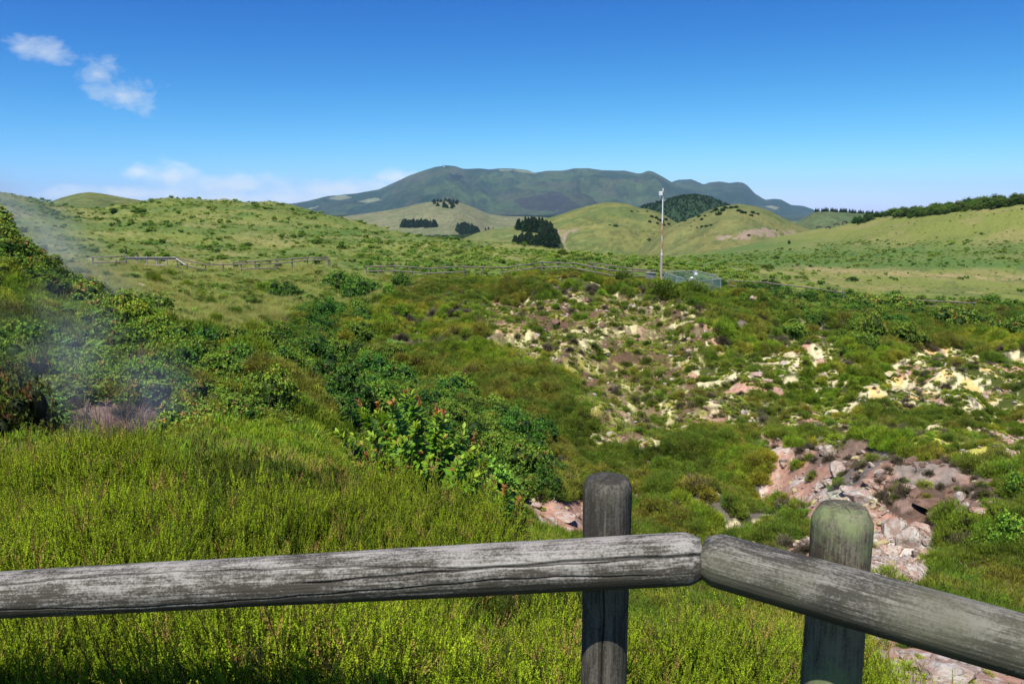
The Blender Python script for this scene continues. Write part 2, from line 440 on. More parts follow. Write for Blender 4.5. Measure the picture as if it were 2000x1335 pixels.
    hl = np.where(rh[..., None], mixc(hl, C(.11, .135, .04), sstep(.53, .65, fbm(x / 12, y / 6, 5, 95, .65)) * sstep(430, 500, v)), hl)
    hl = mixc(hl, C(.058, .125, .03), belt * .9)
    straw = (1 - np.clip(np.abs(v - np.interp(u, [1500, 1600, 1800, 2000], [516, 527, 536, 545])) / 8, 0, 1)) * sstep(1520, 1600, u)
    hl = mixc(hl, C(.30, .23, .11), straw * (n2 > .42))
    m = zn == ZI['hill']; c[m] = hl[m]
    fr = mixc(np.zeros_like(c) + C(.15, .165, .05), C(.09, .15, .05), sstep(.45, .55, fbm(x / 160, y / 160, 3, 105)))
    fr = mixc(fr, C(.035, .055, .03), np.maximum(sstep(.56, .62, fbm(x / 240, y / 240, 4, 115)), sstep(3000, 3600, y + 0 * x)))
    m = zn == ZI['far']; c[m] = fr[m]
    return c


def fan_mesh():
    # angle columns: fine in front, coarse round the back so the sheet closes
    s = np.linspace(-0.78, 0.78, 760)
    th = np.arctan(s)
    rest = np.linspace(th[-1], 2 * math.pi + th[0], 90)[1:-1]
    th = np.concatenate([th, rest])
    front = len(s)
    d = np.concatenate([np.exp(np.linspace(math.log(0.35), math.log(9), 90))[:-1], np.exp(np.linspace(math.log(9), math.log(110), 430))[:-1],
                        np.exp(np.linspace(math.log(110), math.log(14000), 330))])
    TH, D = np.meshgrid(th, d, indexing='ij')
    rho = D / np.maximum(np.cos(np.where(TH > math.pi, TH - 2 * math.pi, TH)), math.cos(math.atan(0.79)))
    X = rho * np.sin(TH); Y = rho * np.cos(TH)
    Z = H(X, Y)
    c = np.zeros(X.shape + (3,)) + GRASS
    fm = Y > 0.2
    c[fm] = ground_colour(X[fm], Y[fm], Z[fm])
    nr, nc = X.shape[1], X.shape[0]
    V = np.stack([X, Y, Z], -1).reshape(-1, 3)
    i = np.arange(nc)[:, None]; j = np.arange(nr - 1)[None, :]
    i2 = (i + 1) % nc
    q = np.stack([i * nr + j, i2 * nr + j, i2 * nr + j + 1, i * nr + j + 1], -1).reshape(-1, 4)
    # centre cap
    cen = len(V); V = np.vstack([V, [[0, 0, -1.75]]])
    ii = np.arange(nc); tr = np.stack([np.full(nc, cen), ((ii + 1) % nc) * nr, ii * nr], -1)
    cc = np.vstack([c.reshape(-1, 3), [GRASS]])
    # keep normals upward
    me = mesh_np('ground', V, q[:, ::-1], tr[:, ::-1], cc, smooth=True)
    return me

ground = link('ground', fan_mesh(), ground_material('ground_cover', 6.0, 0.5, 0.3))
tag(ground, kind='structure')


# ------------------------------------------------------------------ separate hills
HILL = {}


def on_hill(name, u, v):
    U, V_, X, Y, Z, rows = HILL[name]; h = rows // 2 + 2
    k = np.argmin((U[:, :h] - u) ** 2 + (V_[:, :h] - v) ** 2); i, j = divmod(int(k), h)
    return Vector((float(X[i, j]), float(Y[i, j]), float(Z[i, j])))


def hill(name, pts, d, front, back, zb, mat, colour, namp=2.0, nsc=40.0, gully=0.0, step=3.0, rows=110, prof='round', hexp=0.6):
    pts = sorted(pts)
    us = np.arange(pts[0][0], pts[-1][0] + 0.1, step)
    vs = np.interp(us, [p[0] for p in pts], [p[1] for p in pts])
    k = np.array([1, 2, 3, 2, 1.]); k /= k.sum()
    vs = np.convolve(np.pad(vs, 2, mode='edge'), k, 'valid')
    dd = np.full(len(us), float(d)) if not callable(d) else d(us)
    s, t = ray(us, vs)
    zc = t * dd
    hh = np.maximum(zc - zb, 0.0); hm = hh.max()
    fr = front * (hh / hm) ** hexp + front * 0.04; bk = back * (hh / hm) ** hexp + back * 0.04
    T = np.linspace(-1, 1, rows)
    TT, SS = np.meshgrid(T, s, indexing='xy')
    D = dd[:, None] + np.where(TT < 0, TT * fr[:, None], TT * bk[:, None])
    a = np.abs(TT)
    if prof == 'round': P = 0.5 + 0.5 * np.cos(math.pi * a)
    elif prof == 'cone': P = 0.45 * (0.5 + 0.5 * np.cos(math.pi * a)) + 0.55 * (1 - np.sqrt(a * a + 0.004)) ; P = np.where(a < .999, P, 0)
    else: P = (1 - a) ** 1.35 * (1 + 0.3 * a)
    X = SS * D; Y = D
    Z = zb - 3 + (hh[:, None] + 3) * P
    n = fbm(X / nsc, Y / nsc, 5, 141)
    Z = Z + (n - 0.5) * namp * 2 * (0.15 + 4 * P * (1 - P)) 
    if gully:
        w = fbm(X / (nsc * 6), Y / (nsc * 6), 3, 151)
        rg = np.abs(fbm(X / nsc + w * 6, Y / (nsc * 5), 4, 161) - 0.5) * 2
        rg2 = np.abs(fbm(X / (nsc * 2.7) + w * 3, Y / (nsc * 9), 3, 171) - 0.5) * 2
        Z = Z + (rg * .8 + rg2 - 0.5) * gully * (P * (1 - P) * 4) ** 0.8 * (hh[:, None] / hm)
    u, v = project(X, Y, Z)
    HILL[name] = (u, v, X, Y, Z, rows)
    c = colour(X, Y, Z, u, v, n)
    nc, nr = X.shape
    V = np.stack([X, Y, Z], -1).reshape(-1, 3)
    i = np.arange(nc - 1)[:, None]; j = np.arange(nr - 1)[None, :]
    q = np.stack([i * nr + j, (i + 1) * nr + j, (i + 1) * nr + j + 1, i * nr + j + 1], -1).reshape(-1, 4)
    me = mesh_np(name, V, q, None, c.reshape(-1, 3), smooth=True)
    o = link(name, me, mat); tag(o, kind='structure')
    return o


m_hill = ground_material('pasture_hill', 0.35, 0.6, 0.22, bscale=1.2)
m_mount = ground_material('mountain_forest', 0.02, 0.8, 0.35, bscale=18)


def col_pasture(base, green, dark=0.0, brown=None):
    def f(X, Y, Z, u, v, n):
        base_ = base * .80; c = np.zeros(X.shape + (3,)) + base_
        c = mixc(c, green * .85, sstep(.45, .62, fbm(X / 45, Y / 25, 5, 181, .6)))
        c = mixc(c, base * 1.0, sstep(.55, .7, fbm(X / 14, Y / 8, 4, 191)) * .6)
        c = mixc(c, green * .62, sstep(.56, .66, fbm(X / 9, Y / 5, 5, 195, .68)) * .7)
        c = mixc(c, base * .55, (np.abs(fbm(X / 60, Y / 30, 3, 197) - .5) < .006) * .8)
        if dark: c = mixc(c, C(.035, .06, .025), sstep(.60, .66, fbm(X / 22, Y / 14, 5, 201, .65)) * dark)
        if brown is not None:
            for poly in brown:
                c = mixc(c, C(.24, .185, .13), in_poly(u + (n - .5) * 40, v + (n - .5) * 16, poly) * sstep(.35, .5, fbm(X / 4, Y / 3, 4, 211)))
        return c
    return f


def col_mountain(X, Y, Z, u, v, n):
    c = np.zeros(X.shape + (3,)) + C(.016, .036, .019)
    f1 = fbm(X / 900, Y / 900, 5, 221, .6); f2 = fbm(X / 260, Y / 500, 5, 231, .6)
    c = mixc(c, C(.048, .072, .028), sstep(.45, .6, f1)); c = mixc(c, C(.055, .055, .032), sstep(.5, .66, f2) * .7); c = mixc(c, C(.020, .034, .020), sstep(.50, .62, fbm(X / 120, Y / 300, 5, 251, .65)) * .7)
    c = mixc(c, C(.018, .034, .020), sstep(.52, .62, fbm(X / 700, Y / 300, 5, 241)) * .8 * sstep(360, 400, v))
    c = mixc(c, C(.030, .026, .030), in_poly(u + (f2 - .5) * 60, v + (f1 - .5) * 30, [(1010, 412), (1015, 395), (1050, 386), (1080, 378), (1110, 388), (1130, 396), (1130, 410), (1060, 418)]) * .85)  # purplish cloud shadow painted into the slope colour
    for poly in ([(638, 388), (655, 382), (675, 381), (686, 386), (665, 391)], [(700, 394), (720, 388), (738, 387), (746, 391), (720, 396)],
                 [(596, 408), (620, 402), (624, 404), (600, 410)], [(1490, 403), (1505, 401), (1522, 406), (1515, 409)],
                 [(1000, 332), (1010, 330), (1045, 336), (1048, 340), (1010, 335)], [(975, 331), (1000, 331), (1000, 333), (975, 334)]):
        c = mixc(c, C(.17, .18, .10), in_poly(u + (f2 - .5) * 10, v, poly) * .9)
    return c

MT = [(520, 408), (540, 402), (600, 392), (640, 383), (700, 377), (740, 370), (790, 347), (820, 335), (850, 326), (870, 323), (890, 325), (905, 330), (940, 329), (955, 331), (975, 329),
      (1000, 329), (1030, 332), (1045, 337), (1070, 333), (1100, 333), (1120, 329), (1150, 328), (1175, 332), (1220, 333), (1245, 339), (1255, 338), (1265, 333), (1275, 335),
      (1300, 348), (1320, 360), (1360, 372), (1400, 384), (1440, 396), (1480, 406), (1510, 414)]
hill('mountain', MT, 8000, 3600, 2500, -60, m_mount, col_mountain, 26, 230, 150, step=1.5, rows=260, prof='mount', hexp=.45)
MT2 = [(1270, 366), (1300, 362), (1315, 354), (1325, 351), (1350, 350), (1365, 356), (1375, 360), (1385, 356), (1405, 354), (1425, 357), (1440, 355), (1450, 356), (1460, 362), (1475, 378),
       (1495, 390), (1510, 388), (1525, 389), (1545, 400), (1570, 402), (1590, 409), (1600, 414)]
hill('mountain_shoulder', MT2, 8900, 3300, 2500, -60, m_mount, col_mountain, 22, 240, 60, step=1.5, rows=200, prof='mount', hexp=.45)
hill('hill_behind_left', [(30, 412), (60, 405), (90, 397), (120, 386), (150, 378), (175, 375), (200, 378), (250, 387), (300, 395), (350, 405)], 480, 150, 150, -25, m_hill,
     col_pasture(C(.15, .17, .055), C(.10, .13, .045)), 1.0, 30)
hill('hill_knoll', [(600, 432), (640, 426), (700, 419), (740, 413), (790, 405), (820, 397), (840, 394), (880, 392), (900, 396), (930, 407), (955, 418), (985, 422), (1060, 424), (1100, 430)], 1900, 620, 500, -47, m_hill,
     col_pasture(C(.20, .20, .10), C(.14, .16, .075), .0), 2.5, 80)
hill('hill_pasture', [(870, 482), (900, 468), (930, 455), (960, 447), (1000, 443), (1060, 443), (1078, 448), (1094, 464), (1103, 488)], 560, 190, 150, -32, m_hill,
     col_pasture(C(.17, .19, .06), C(.10, .17, .05)), 1.5, 60)
hill('forest_cone', [(1225, 418), (1240, 410), (1260, 400), (1300, 388), (1330, 380), (1355, 377), (1385, 381), (1410, 393), (1440, 407), (1480, 420)], 1300, 260, 260, -47, m_hill,
     lambda X, Y, Z, u, v, n: np.zeros(X.shape + (3,)) + C(.025, .05, .02), 1.0, 60, prof='cone', hexp=.9)
hill('hill_cone', [(1030, 436), (1060, 424), (1081, 419), (1120, 405), (1150, 397), (1180, 391), (1205, 390), (1230, 395), (1250, 402), (1265, 404), (1285, 410), (1300, 418), (1315, 428), (1330, 436), (1360, 450), (1400, 470), (1450, 490)],
     760, 240, 200, -46, m_hill, col_pasture(C(.185, .19, .055), C(.12, .155, .045), .0, [[(1075, 500), (1088, 462), (1100, 452), (1130, 448), (1112, 475), (1118, 500)]]), 3.0, 45, prof='cone', hexp=.7)
hill('hill_cone_right', [(1225, 500), (1260, 476), (1300, 446), (1330, 430), (1360, 419), (1380, 408), (1400, 401), (1430, 395), (1445, 393), (1470, 396), (1500, 405), (1530, 422), (1560, 437), (1590, 450), (1650, 474)],
     620, 190, 180, -44, m_hill, col_pasture(C(.185, .185, .06), C(.13, .155, .05), .0, [[(1390, 462), (1440, 453), (1490, 440), (1500, 446), (1545, 446), (1540, 458), (1460, 463), (1400, 468)]]), 3.0, 40, prof='cone', hexp=.7)
hill('hill_behind_right', [(1500, 462), (1530, 446), (1560, 432), (1590, 414), (1620, 412), (1700, 416), (1760, 421), (1850, 427), (1950, 440)], 900, 200, 300, -46, m_hill,
     col_pasture(C(.11, .145, .06), C(.08, .12, .05), .0), 2.0, 40)
# ------------------------------------------------------------------ plant builders (numpy)
def unit(a):
    return a / np.maximum(np.linalg.norm(a, axis=-1, keepdims=True), 1e-9)


def rand_dirs(n, r=rng, zmin=-1.0):
    z = r.uniform(zmin, 1, n); t = r.uniform(0, 2 * math.pi, n); q = np.sqrt(1 - z * z)
    return np.stack([q * np.cos(t), q * np.sin(t), z], -1)


class Bag:
    """collects leaves, blades and sticks of one mesh"""
    def __init__(self): self.v = []; self.q = []; self.t = []; self.c = []; self.n = 0
    def add(self, v, c, q=None, t=None):
        v = np.asarray(v, float); c = np.broadcast_to(np.asarray(c, float), v.shape)
        self.v.append(v); self.c.append(c)
        if q is not None: self.q.append(np.asarray(q) + self.n)
        if t is not None: self.t.append(np.asarray(t) + self.n)
        self.n += len(v)
    def leaves(self, p, d, up, ln, wd, col, fold=0.12, tipcol=None, droop=0.0):
        """diamond leaves: p base, d direction, up leaf normal hint"""
        n = len(p); d = unit(d); side = unit(np.cross(d, up)); nrm = np.cross(side, d)
        ln = np.broadcast_to(ln, (n,))[:, None]; wd = np.broadcast_to(wd, (n,))[:, None]
        mid = p + d * ln * 0.5 - nrm * ln * droop * .3
        a = p; b = mid + side * wd * .5 + nrm * wd * fold; c_ = p + d * ln - nrm * ln * droop; e = mid - side * wd * .5 + nrm * wd * fold
        V = np.stack([a, b, c_, e], 1).reshape(-1, 3)
        col = np.broadcast_to(col, (n, 3)); tc_ = col if tipcol is None else tipcol
        Cc = np.stack([col * .9, col, np.broadcast_to(tc_, (n, 3)), col], 1).reshape(-1, 3)
        k = np.arange(n)[:, None] * 4
        self.add(V, Cc, q=k + np.array([[0, 1, 2, 3]]))
    def blades(self, p, tip, wd, col, tipcol=None):
        n = len(p); d = unit(tip - p); side = unit(np.cross(d, rand_dirs(n))) * np.broadcast_to(wd, (n,))[:, None] * .5
        V = np.stack([p + side, tip, p - side], 1).reshape(-1, 3)
        col = np.broadcast_to(col, (n, 3)); tc_ = col if tipcol is None else np.broadcast_to(tipcol, (n, 3))
        Cc = np.stack([col, tc_, col], 1).reshape(-1, 3)
        k = np.arange(n)[:, None] * 3
        self.add(V, Cc, t=k + np.array([[0, 1, 2]]))
    def tube(self, pts, r0, r1, col, sides=5):
        pts = np.asarray(pts, float); m = len(pts)
        d = unit(np.gradient(pts, axis=0)); ref = np.array([.31, .17, .93])
        s1 = unit(np.cross(d, ref)); s2 = np.cross(d, s1)
        r = np.linspace(r0, r1, m)[:, None, None]
        a = np.arange(sides) / sides * 2 * math.pi
        V = pts[:, None] + r * (s1[:, None] * np.cos(a)[None, :, None] + s2[:, None] * np.sin(a)[None, :, None])
        i = np.arange(m - 1)[:, None]; j = np.arange(sides)[None]; j2 = (j + 1) % sides
        q = np.stack([i * sides + j, i * sides + j2, (i + 1) * sides + j2, (i + 1) * sides + j], -1).reshape(-1, 4)
        self.add(V.reshape(-1, 3), col, q=q)
    def mesh(self, name, mat, smooth=False):
        me = mesh_np(name, np.vstack(self.v), np.vstack(self.q) if self.q else None, np.vstack(self.t) if self.t else None, np.vstack(self.c), smooth)
        me.materials.append(mat); return me


def vary(col, n, amt=.2, r=rng):
    return np.asarray(col)[None] * (1 + r.uniform(-amt, amt, (n, 1))) * (1 + r.uniform(-amt * .3, amt * .3, (n, 3)))


def wander(p0, d0, ln, m, jit, r=rng, up=0.0):
    p = [np.array(p0, float)]; d = np.array(d0, float)
    for k in range(m - 1):
        d = unit(d + r.normal(0, jit, 3) + np.array([0, 0, up])); p.append(p[-1] + d * ln / (m - 1))
    return np.array(p)


def bush_mesh(name, mat, seed, nblob=16, leaves=1900, leaf=.068, col=(.085, .175, .020), tip=(.23, .35, .030), red=.025, flat=.8, radius=1.0, wood=True):
    """lumpy broadleaf bush about 2*radius wide, standing on z = 0"""
    r = np.random.default_rng(seed); b = Bag()
    cen = rand_dirs(nblob, r, -.1) * r.uniform(.42, .80, (nblob, 1)) * radius
    cen[:, 2] = np.abs(cen[:, 2]) * flat + .18 * radius
    cen = np.vstack([cen, [[0, 0, .38 * radius]]]); br = np.append(r.uniform(.20, .36, nblob), .42) * radius
    wgt = br ** 2 / (br ** 2).sum()
    nr_ = leaves // 5
    which = r.choice(len(cen), nr_, p=wgt)
    dr = rand_dirs(nr_, r, -.55)
    rad = br[which] * r.uniform(.72, 1.06, nr_)
    P = cen[which] + dr * rad[:, None]
    # keep the outer shell
    D = np.linalg.norm(P[:, None] - cen[None], axis=2) / br[None]
    keep = (D.min(1) > .62) & (P[:, 2] > .02)
    P = P[keep]; dr = dr[keep]; m = len(P)
    axis = unit(dr + np.array([0, 0, .55]) + r.normal(0, .25, (m, 3)))
    base = vary(col, m, .3, r); tipc = vary(tip, m, .25, r)
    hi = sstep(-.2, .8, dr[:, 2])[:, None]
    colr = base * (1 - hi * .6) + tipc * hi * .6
    isred = (r.random(m) < red) & (dr[:, 2] > .1)
    colr[isred] = vary((.26, .135, .04), isred.sum(), .3, r)
    for k in range(5):
        an = r.uniform(0, 2 * math.pi, m); tilt = r.uniform(.5, 1.15, m)
        ref = unit(np.cross(axis, rand_dirs(m, r)))
        oth = np.cross(axis, ref)
        dd = axis * np.cos(tilt)[:, None] + (ref * np.cos(an)[:, None] + oth * np.sin(an)[:, None]) * np.sin(tilt)[:, None]
        ln = leaf * r.uniform(.75, 1.3, m)
        b.leaves(P + dd * .01, dd, axis, ln, ln * .48, colr * r.uniform(.8, 1.2, (m, 1)), tipcol=colr * 1.1, droop=.12)
    # solid core of every lobe, leaf colour darkened to stand for inner shade
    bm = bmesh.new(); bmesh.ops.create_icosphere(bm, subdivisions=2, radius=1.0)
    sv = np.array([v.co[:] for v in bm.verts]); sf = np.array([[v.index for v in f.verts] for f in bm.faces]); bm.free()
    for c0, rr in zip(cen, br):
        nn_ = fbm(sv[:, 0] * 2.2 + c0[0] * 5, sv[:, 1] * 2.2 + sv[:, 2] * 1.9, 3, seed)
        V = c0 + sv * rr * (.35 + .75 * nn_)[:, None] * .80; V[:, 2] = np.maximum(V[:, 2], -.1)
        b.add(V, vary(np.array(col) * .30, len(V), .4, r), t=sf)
    if wood:
        for k in range(9):
            e = cen[k % len(cen)]
            s_ = np.linspace(0, 1, 5)[:, None]
            pts = e * s_ + np.array([0, 0, -.15]) * (1 - s_) + r.normal(0, .03, (5, 3))
            b.tube(pts, .028 * radius, .01 * radius, (.10, .075, .055), 4)
    return b.mesh(name, mat)


def mound_mesh(name, mat, seed, n=1300, col=(.075, .13, .012), tip=(.19, .275, .020), ln=.12, wd=.014, h=.55, brown=.12):
    """heath cushion: dense fine upright shoots on a low dome of radius 0.5"""
    r = np.random.default_rng(seed); b = Bag()
    # dark twiggy heart
    ic = rand_dirs(260, r, 0) ; core = ic * np.array([.40, .40, h * .8]) * r.uniform(.85, 1, (260, 1))
    b.blades(core * .5, core, .05, vary((.05, .045, .025), 260, .3, r))
    dr = rand_dirs(n, r, .02)
    lump = .82 + .36 * fbm(dr[:, 0] * 2.3 + seed, dr[:, 1] * 2.3 + dr[:, 2] * 1.7, 3, seed)
    nt = 46; td = rand_dirs(nt, r, -.05); ts = r.uniform(.78, 1.18, nt); k = r.integers(0, nt, n); tcol = r.uniform(.62, 1.35, (nt, 1))
    dr = unit(td[k] + r.normal(0, .16, (n, 3)) * [1, 1, .8]); dr[:, 2] = np.abs(dr[:, 2])
    P = dr * np.array([.5, .5, h]) * (lump * ts[k])[:, None] * r.uniform(.66, 1.0, (n, 1))
    d = unit(td[k] * .8 + np.array([0, 0, .75]) + r.normal(0, .24, (n, 3)))
    l = ln * r.uniform(.6, 1.5, n)
    c = vary(col, n, .25, r) * tcol[k]; t_ = vary(tip, n, .25, r) * tcol[k]
    br = r.random(n) < brown
    t_[br] = vary((.17, .12, .055), br.sum(), .3, r); 
    b.blades(P - d * (l * .4)[:, None], P + d * (l * .6)[:, None], wd * r.uniform(.7, 1.5, n), c, t_)
    side = unit(d + r.normal(0, .6, (n, 3)))
    b.blades(P - d * (l * .1)[:, None], P + side * (l * .55)[:, None], wd * r.uniform(.8, 1.6, n), c, t_)
    return b.mesh(name, mat)


def fern_mesh(name, mat, seed, fronds=8, ln=.75, col=(.10, .19, .03), tip=(.17, .28, .045)):
    r = np.random.default_rng(seed); b = Bag()
    for k in range(fronds):
        an = 2 * math.pi * k / fronds + r.uniform(-.4, .4); el = r.uniform(.7, 1.25)
        L_ = ln * r.uniform(.75, 1.15)
        d0 = np.array([math.cos(an) * math.cos(el), math.sin(an) * math.cos(el), math.sin(el)])
        m = 18; tt = np.linspace(0, 1, m)
        out = np.array([math.cos(an), math.sin(an), 0])
        pts = d0 * (tt * L_)[:, None] + out * (tt ** 2 * L_ * .45)[:, None] - np.array([0, 0, 1]) * (tt ** 2.2 * L_ * .45)[:, None]
        tan = unit(np.gradient(pts, axis=0)); side = unit(np.cross(tan, [0, 0, 1.])); nrm = np.cross(side, tan)
        b.tube(pts[::3], .006, .002, (.10, .12, .03), 3)
        for sg in (-1, 1):
            w_ = np.sin(np.clip(tt * 1.05 + .08, 0, 1) * math.pi) ** .8 * L_ * .30
            sel = slice(3, m)
            dd = unit(side[sel] * sg + tan[sel] * .35 - np.array([0, 0, .15]))
            cc = vary(col, m - 3, .2, r) * (1 - tt[sel, None] * .4) + vary(tip, m - 3, .2, r) * tt[sel, None] * .5
            b.leaves(pts[sel], dd, nrm[sel], w_[sel] + .01, L_ * .055, cc, fold=.05, droop=.1)
    return b.mesh(name, mat)


def tuft_mesh(name, mat, seed, n=46, h=.45, spread=.25, wd=.012, col=(.22, .26, .055), tip=(.40, .38, .13)):
    r = np.random.default_rng(seed); b = Bag()
    p = np.zeros((n, 3)); p[:, :2] = r.normal(0, spread * .5, (n, 2)); p[:, 2] = -.05
    d = unit(np.stack([r.normal(0, .35, n), r.normal(0, .35, n), np.ones(n)], -1)); l = h * r.uniform(.5, 1.1, n)
    mid = p + d * (l * .6)[:, None]
    bend = unit(d + np.stack([r.normal(0, .5, n), r.normal(0, .5, n), np.full(n, -.1)], -1))
    b.blades(p, mid + bend * (l * .45)[:, None], wd, vary(col, n, .2, r), vary(tip, n, .2, r))
    return b.mesh(name, mat)


def twig_mesh(name, mat, seed, n=70, rad=.5, col=(.26, .22, .19)):
    r = np.random.default_rng(seed); b = Bag()
    for k in range(n):
        d = unit(np.array([r.normal(0, .8), r.normal(0, .8), abs(r.normal(.5, .4))]))
        pts = wander(r.normal(0, rad * .15, 3) * [1, 1, 0], d, rad * r.uniform(.5, 1.15), 4, .28, r)
        b.tube(pts, .009, .003, np.array(col) * r.uniform(.6, 1.35), 3)
    return b.mesh(name, mat)


def conifer_mesh(name, mat, seed, n=420, w=.22):
    """height 1, ragged tiers"""
    r = np.random.default_rng(seed); b = Bag()
    b.tube([[0, 0, -.05], [0, 0, .5], [0, 0, .97]], .02, .004, (.06, .045, .03), 5)
    z = r.uniform(.05, .97, n) ** .9; an = r.uniform(0, 2 * math.pi, n)
    rad = w * (1 - z) ** .8 * r.uniform(.6, 1.15, n) + .012
    base = np.stack([np.cos(an) * rad * .15, np.sin(an) * rad * .15, z], -1)
    d = np.stack([np.cos(an), np.sin(an), r.uniform(-.35, .15, n)], -1)
    b.leaves(base, d, np.broadcast_to([0, 0, 1.], (n, 3)) + r.normal(0, .4, (n, 3)), rad, .055 + rad * .35, vary((.035, .07, .028), n, .4, r), fold=-.25, droop=.2)
    return b.mesh(name, mat)


def heath_sprigs(name, mat, seed, n=8, rad=.11, h=.36, leaf=.0066):
    """close-up heath: plumes of upright shoots clothed in tiny leaves"""
    r = np.random.default_rng(seed); b = Bag()
    lean = r.normal(0, .10, 2)
    for k in range(n):
        p0 = np.array([*r.normal(0, rad * .55, 2), -.10])
        hh = h * r.uniform(.65, 1.3)
        d = unit(np.array([r.normal(lean[0], .16), r.normal(lean[1], .16), 1.]))
        pts = wander(p0, d, hh + .1, 7, .07, r, .06)
        b.tube(pts, .0022, .0010, (.11, .085, .035), 3)
        shoots = [(pts, .22, 1.0, int(170 * hh / .3))]
        for q in range(r.integers(8, 12)):
            i0 = r.integers(1, 6); dd = unit(unit(pts[i0] - pts[i0 - 1]) + r.normal(0, .40, 3) * [1, 1, .1])
            sp = wander(pts[i0], dd, hh * r.uniform(.18, .40) * (1.3 - i0 * .12), 4, .06, r, .16)
            shoots.append((sp, .05, 1.0, 52))
        g = np.array([.15, .275, .012]) * r.uniform(.8, 1.2); yel = np.array([.35, .46, .020]) * r.uniform(.75, 1.2)
        if r.random() < .10: yel = np.array([.42, .27, .08])
        for sp, t0, t1, m in shoots:
            tt = r.uniform(t0, t1, m); seg = tt * (len(sp) - 1); i = np.minimum(seg.astype(int), len(sp) - 2); f = (seg - i)[:, None]
            P = sp[i] * (1 - f) + sp[i + 1] * f; tan = unit(sp[i + 1] - sp[i])
            rd = rand_dirs(m, r); rd = unit(rd - tan * (rd * tan).sum(1, keepdims=True))
            dd = unit(tan * 1.05 + rd)
            hgt = np.clip((P[:, 2]) / h, 0, 1)[:, None]
            cc = (g * (1 - hgt ** 2) + yel * hgt ** 2) * r.uniform(.75, 1.25, (m, 1))
            l = leaf * r.uniform(.7, 1.25, m) * (1.15 - .35 * tt)
            b.leaves(P, dd, tan, l, l * .42, cc, fold=.1)
    return b.mesh(name, mat)


def big_leaf_mesh(b, P, D, N_, ln, wd, col, r):
    """curved broad leaves, 8 faces each"""
    n = len(P); D = unit(D); side = unit(np.cross(D, N_)); nrm = np.cross(side, D)
    prof = [(0, 0), (.2, .55), (.45, 1.0), (.72, .85), (1.0, 0)]
    cv = r.uniform(.05, .30, n)[:, None]
    rows = []
    for t_, w_ in prof:
        c = P + D * (ln * t_)[:, None] - nrm * cv * (ln * t_ ** 2)[:, None]
        rows.append((c - side * (wd * w_ * .5)[:, None] + nrm * (wd * w_ * .14)[:, None], c, c + side * (wd * w_ * .5)[:, None] + nrm * (wd * w_ * .14)[:, None]))
    V = np.stack([x for row in rows for x in row], 1).reshape(-1, 3)
    Cc = np.repeat(col, 15, axis=0)
    q = []
    for k in range(4):
        q += [[k * 3, k * 3 + 1, k * 3 + 4, k * 3 + 3], [k * 3 + 1, k * 3 + 2, k * 3 + 5, k * 3 + 4]]
    Q = (np.arange(n)[:, None, None] * 15 + np.array(q)[None]).reshape(-1, 4)
    b.add(V, Cc, q=Q)


def boulder_mesh(name, mat, seed, sub=4, cuts=11, rough=.05, shape=(1, .8, .7)):
    r = np.random.default_rng(seed)
    bm = bmesh.new(); bmesh.ops.create_icosphere(bm, subdivisions=sub, radius=1.0)
    V = np.array([v.co[:] for v in bm.verts])
    nn = rand_dirs(cuts, r); dd = r.uniform(.55, .85, cuts)
    for a, d_ in zip(nn, dd):
        o = V @ a - d_
        V = V - np.clip(o, 0, None)[:, None] * a
    n3 = fbm(V[:, 0] * 2.4 + V[:, 2] * 1.3 + seed, V[:, 1] * 2.4 - V[:, 2] * 1.7, 5, seed)
    V = V * (1 + (n3 - .5)[:, None] * rough * 4) * np.array(shape)
    for v, co in zip(bm.verts, V): v.co = co
    me = bpy.data.meshes.new(name); bm.to_mesh(me); bm.free()
    me.materials.append(mat)
    return me


# ------------------------------------------------------------------ materials of the plants
m_heath_near = leaf_material('heath_shoots', .26, .7, .10, .16, .012, True)
m_heath = leaf_material('heath_cushion', .15, .7, .15, .26, .02, True)
m_bush = leaf_material('glossy_broadleaf', .17, .6, .15, .22, .018, True)
m_fern = leaf_material('bracken', .25, .8, .08, .18, .012, True)
m_grass = leaf_material('meadow_grass', .35, .7, .15, .2, .02, True)
m_twig = leaf_material('dead_twigs', .0, .9, .1, .25, .01, True)
m_conifer = leaf_material('conifer_needles', .12, .7, .15, .2, .015, True)

def rock_material(name, a, b_, c_, sc=3.0, moss=None):
    N = NT(name)
    tc_ = N.n('ShaderNodeTexCoord').outputs['Object']
    loc = N.n('ShaderNodeObjectInfo').outputs['Random']
    add = N.n('ShaderNodeVectorMath', operation='ADD'); N.l(tc_, add.inputs[0]); 
    cxyz = N.n('ShaderNodeCombineXYZ'); N.l(N.math('MULTIPLY', loc, 40), cxyz.inputs[0]); N.l(cxyz.outputs[0], add.inputs[1])
    v = add.outputs[0]
    n1 = N.noise(v, sc * .6, 6, .6, .4); n2 = N.noise(v, sc * 3.1, 6, .7); n3 = N.noise(v, sc * .9, 4, .55, 1.0)
    c = N.mix(N.mapr(n1, .42, .58), a, b_); c = N.mix(N.mapr(n3, .56, .66), c, c_)
    c = N.mix(N.mapr(n2, .52, .75, 0, .55), c, tuple(x * .35 for x in a))
    p = N.n('ShaderNodeBsdfPrincipled'); N.l(c, p.inputs['Base Color']); p.inputs['Roughness'].default_value = .9; p.inputs['Specular IOR Level'].default_value = .2
    bp = N.n('ShaderNodeBump'); bp.inputs['Strength'].default_value = .8; bp.inputs['Distance'].default_value = .06
    N.l(n2, bp.inputs['Height']); N.l(bp.outputs[0], p.inputs['Normal']); N.l(p.outputs[0], N.out.inputs[0])
    return N.m
m_rock_w = rock_material('pale_altered_rock', (.50, .46, .40), (.36, .25, .20), (.22, .20, .17))
m_rock_p = rock_material('pink_altered_rock', (.38, .23, .165), (.48, .41, .34), (.20, .11, .08))
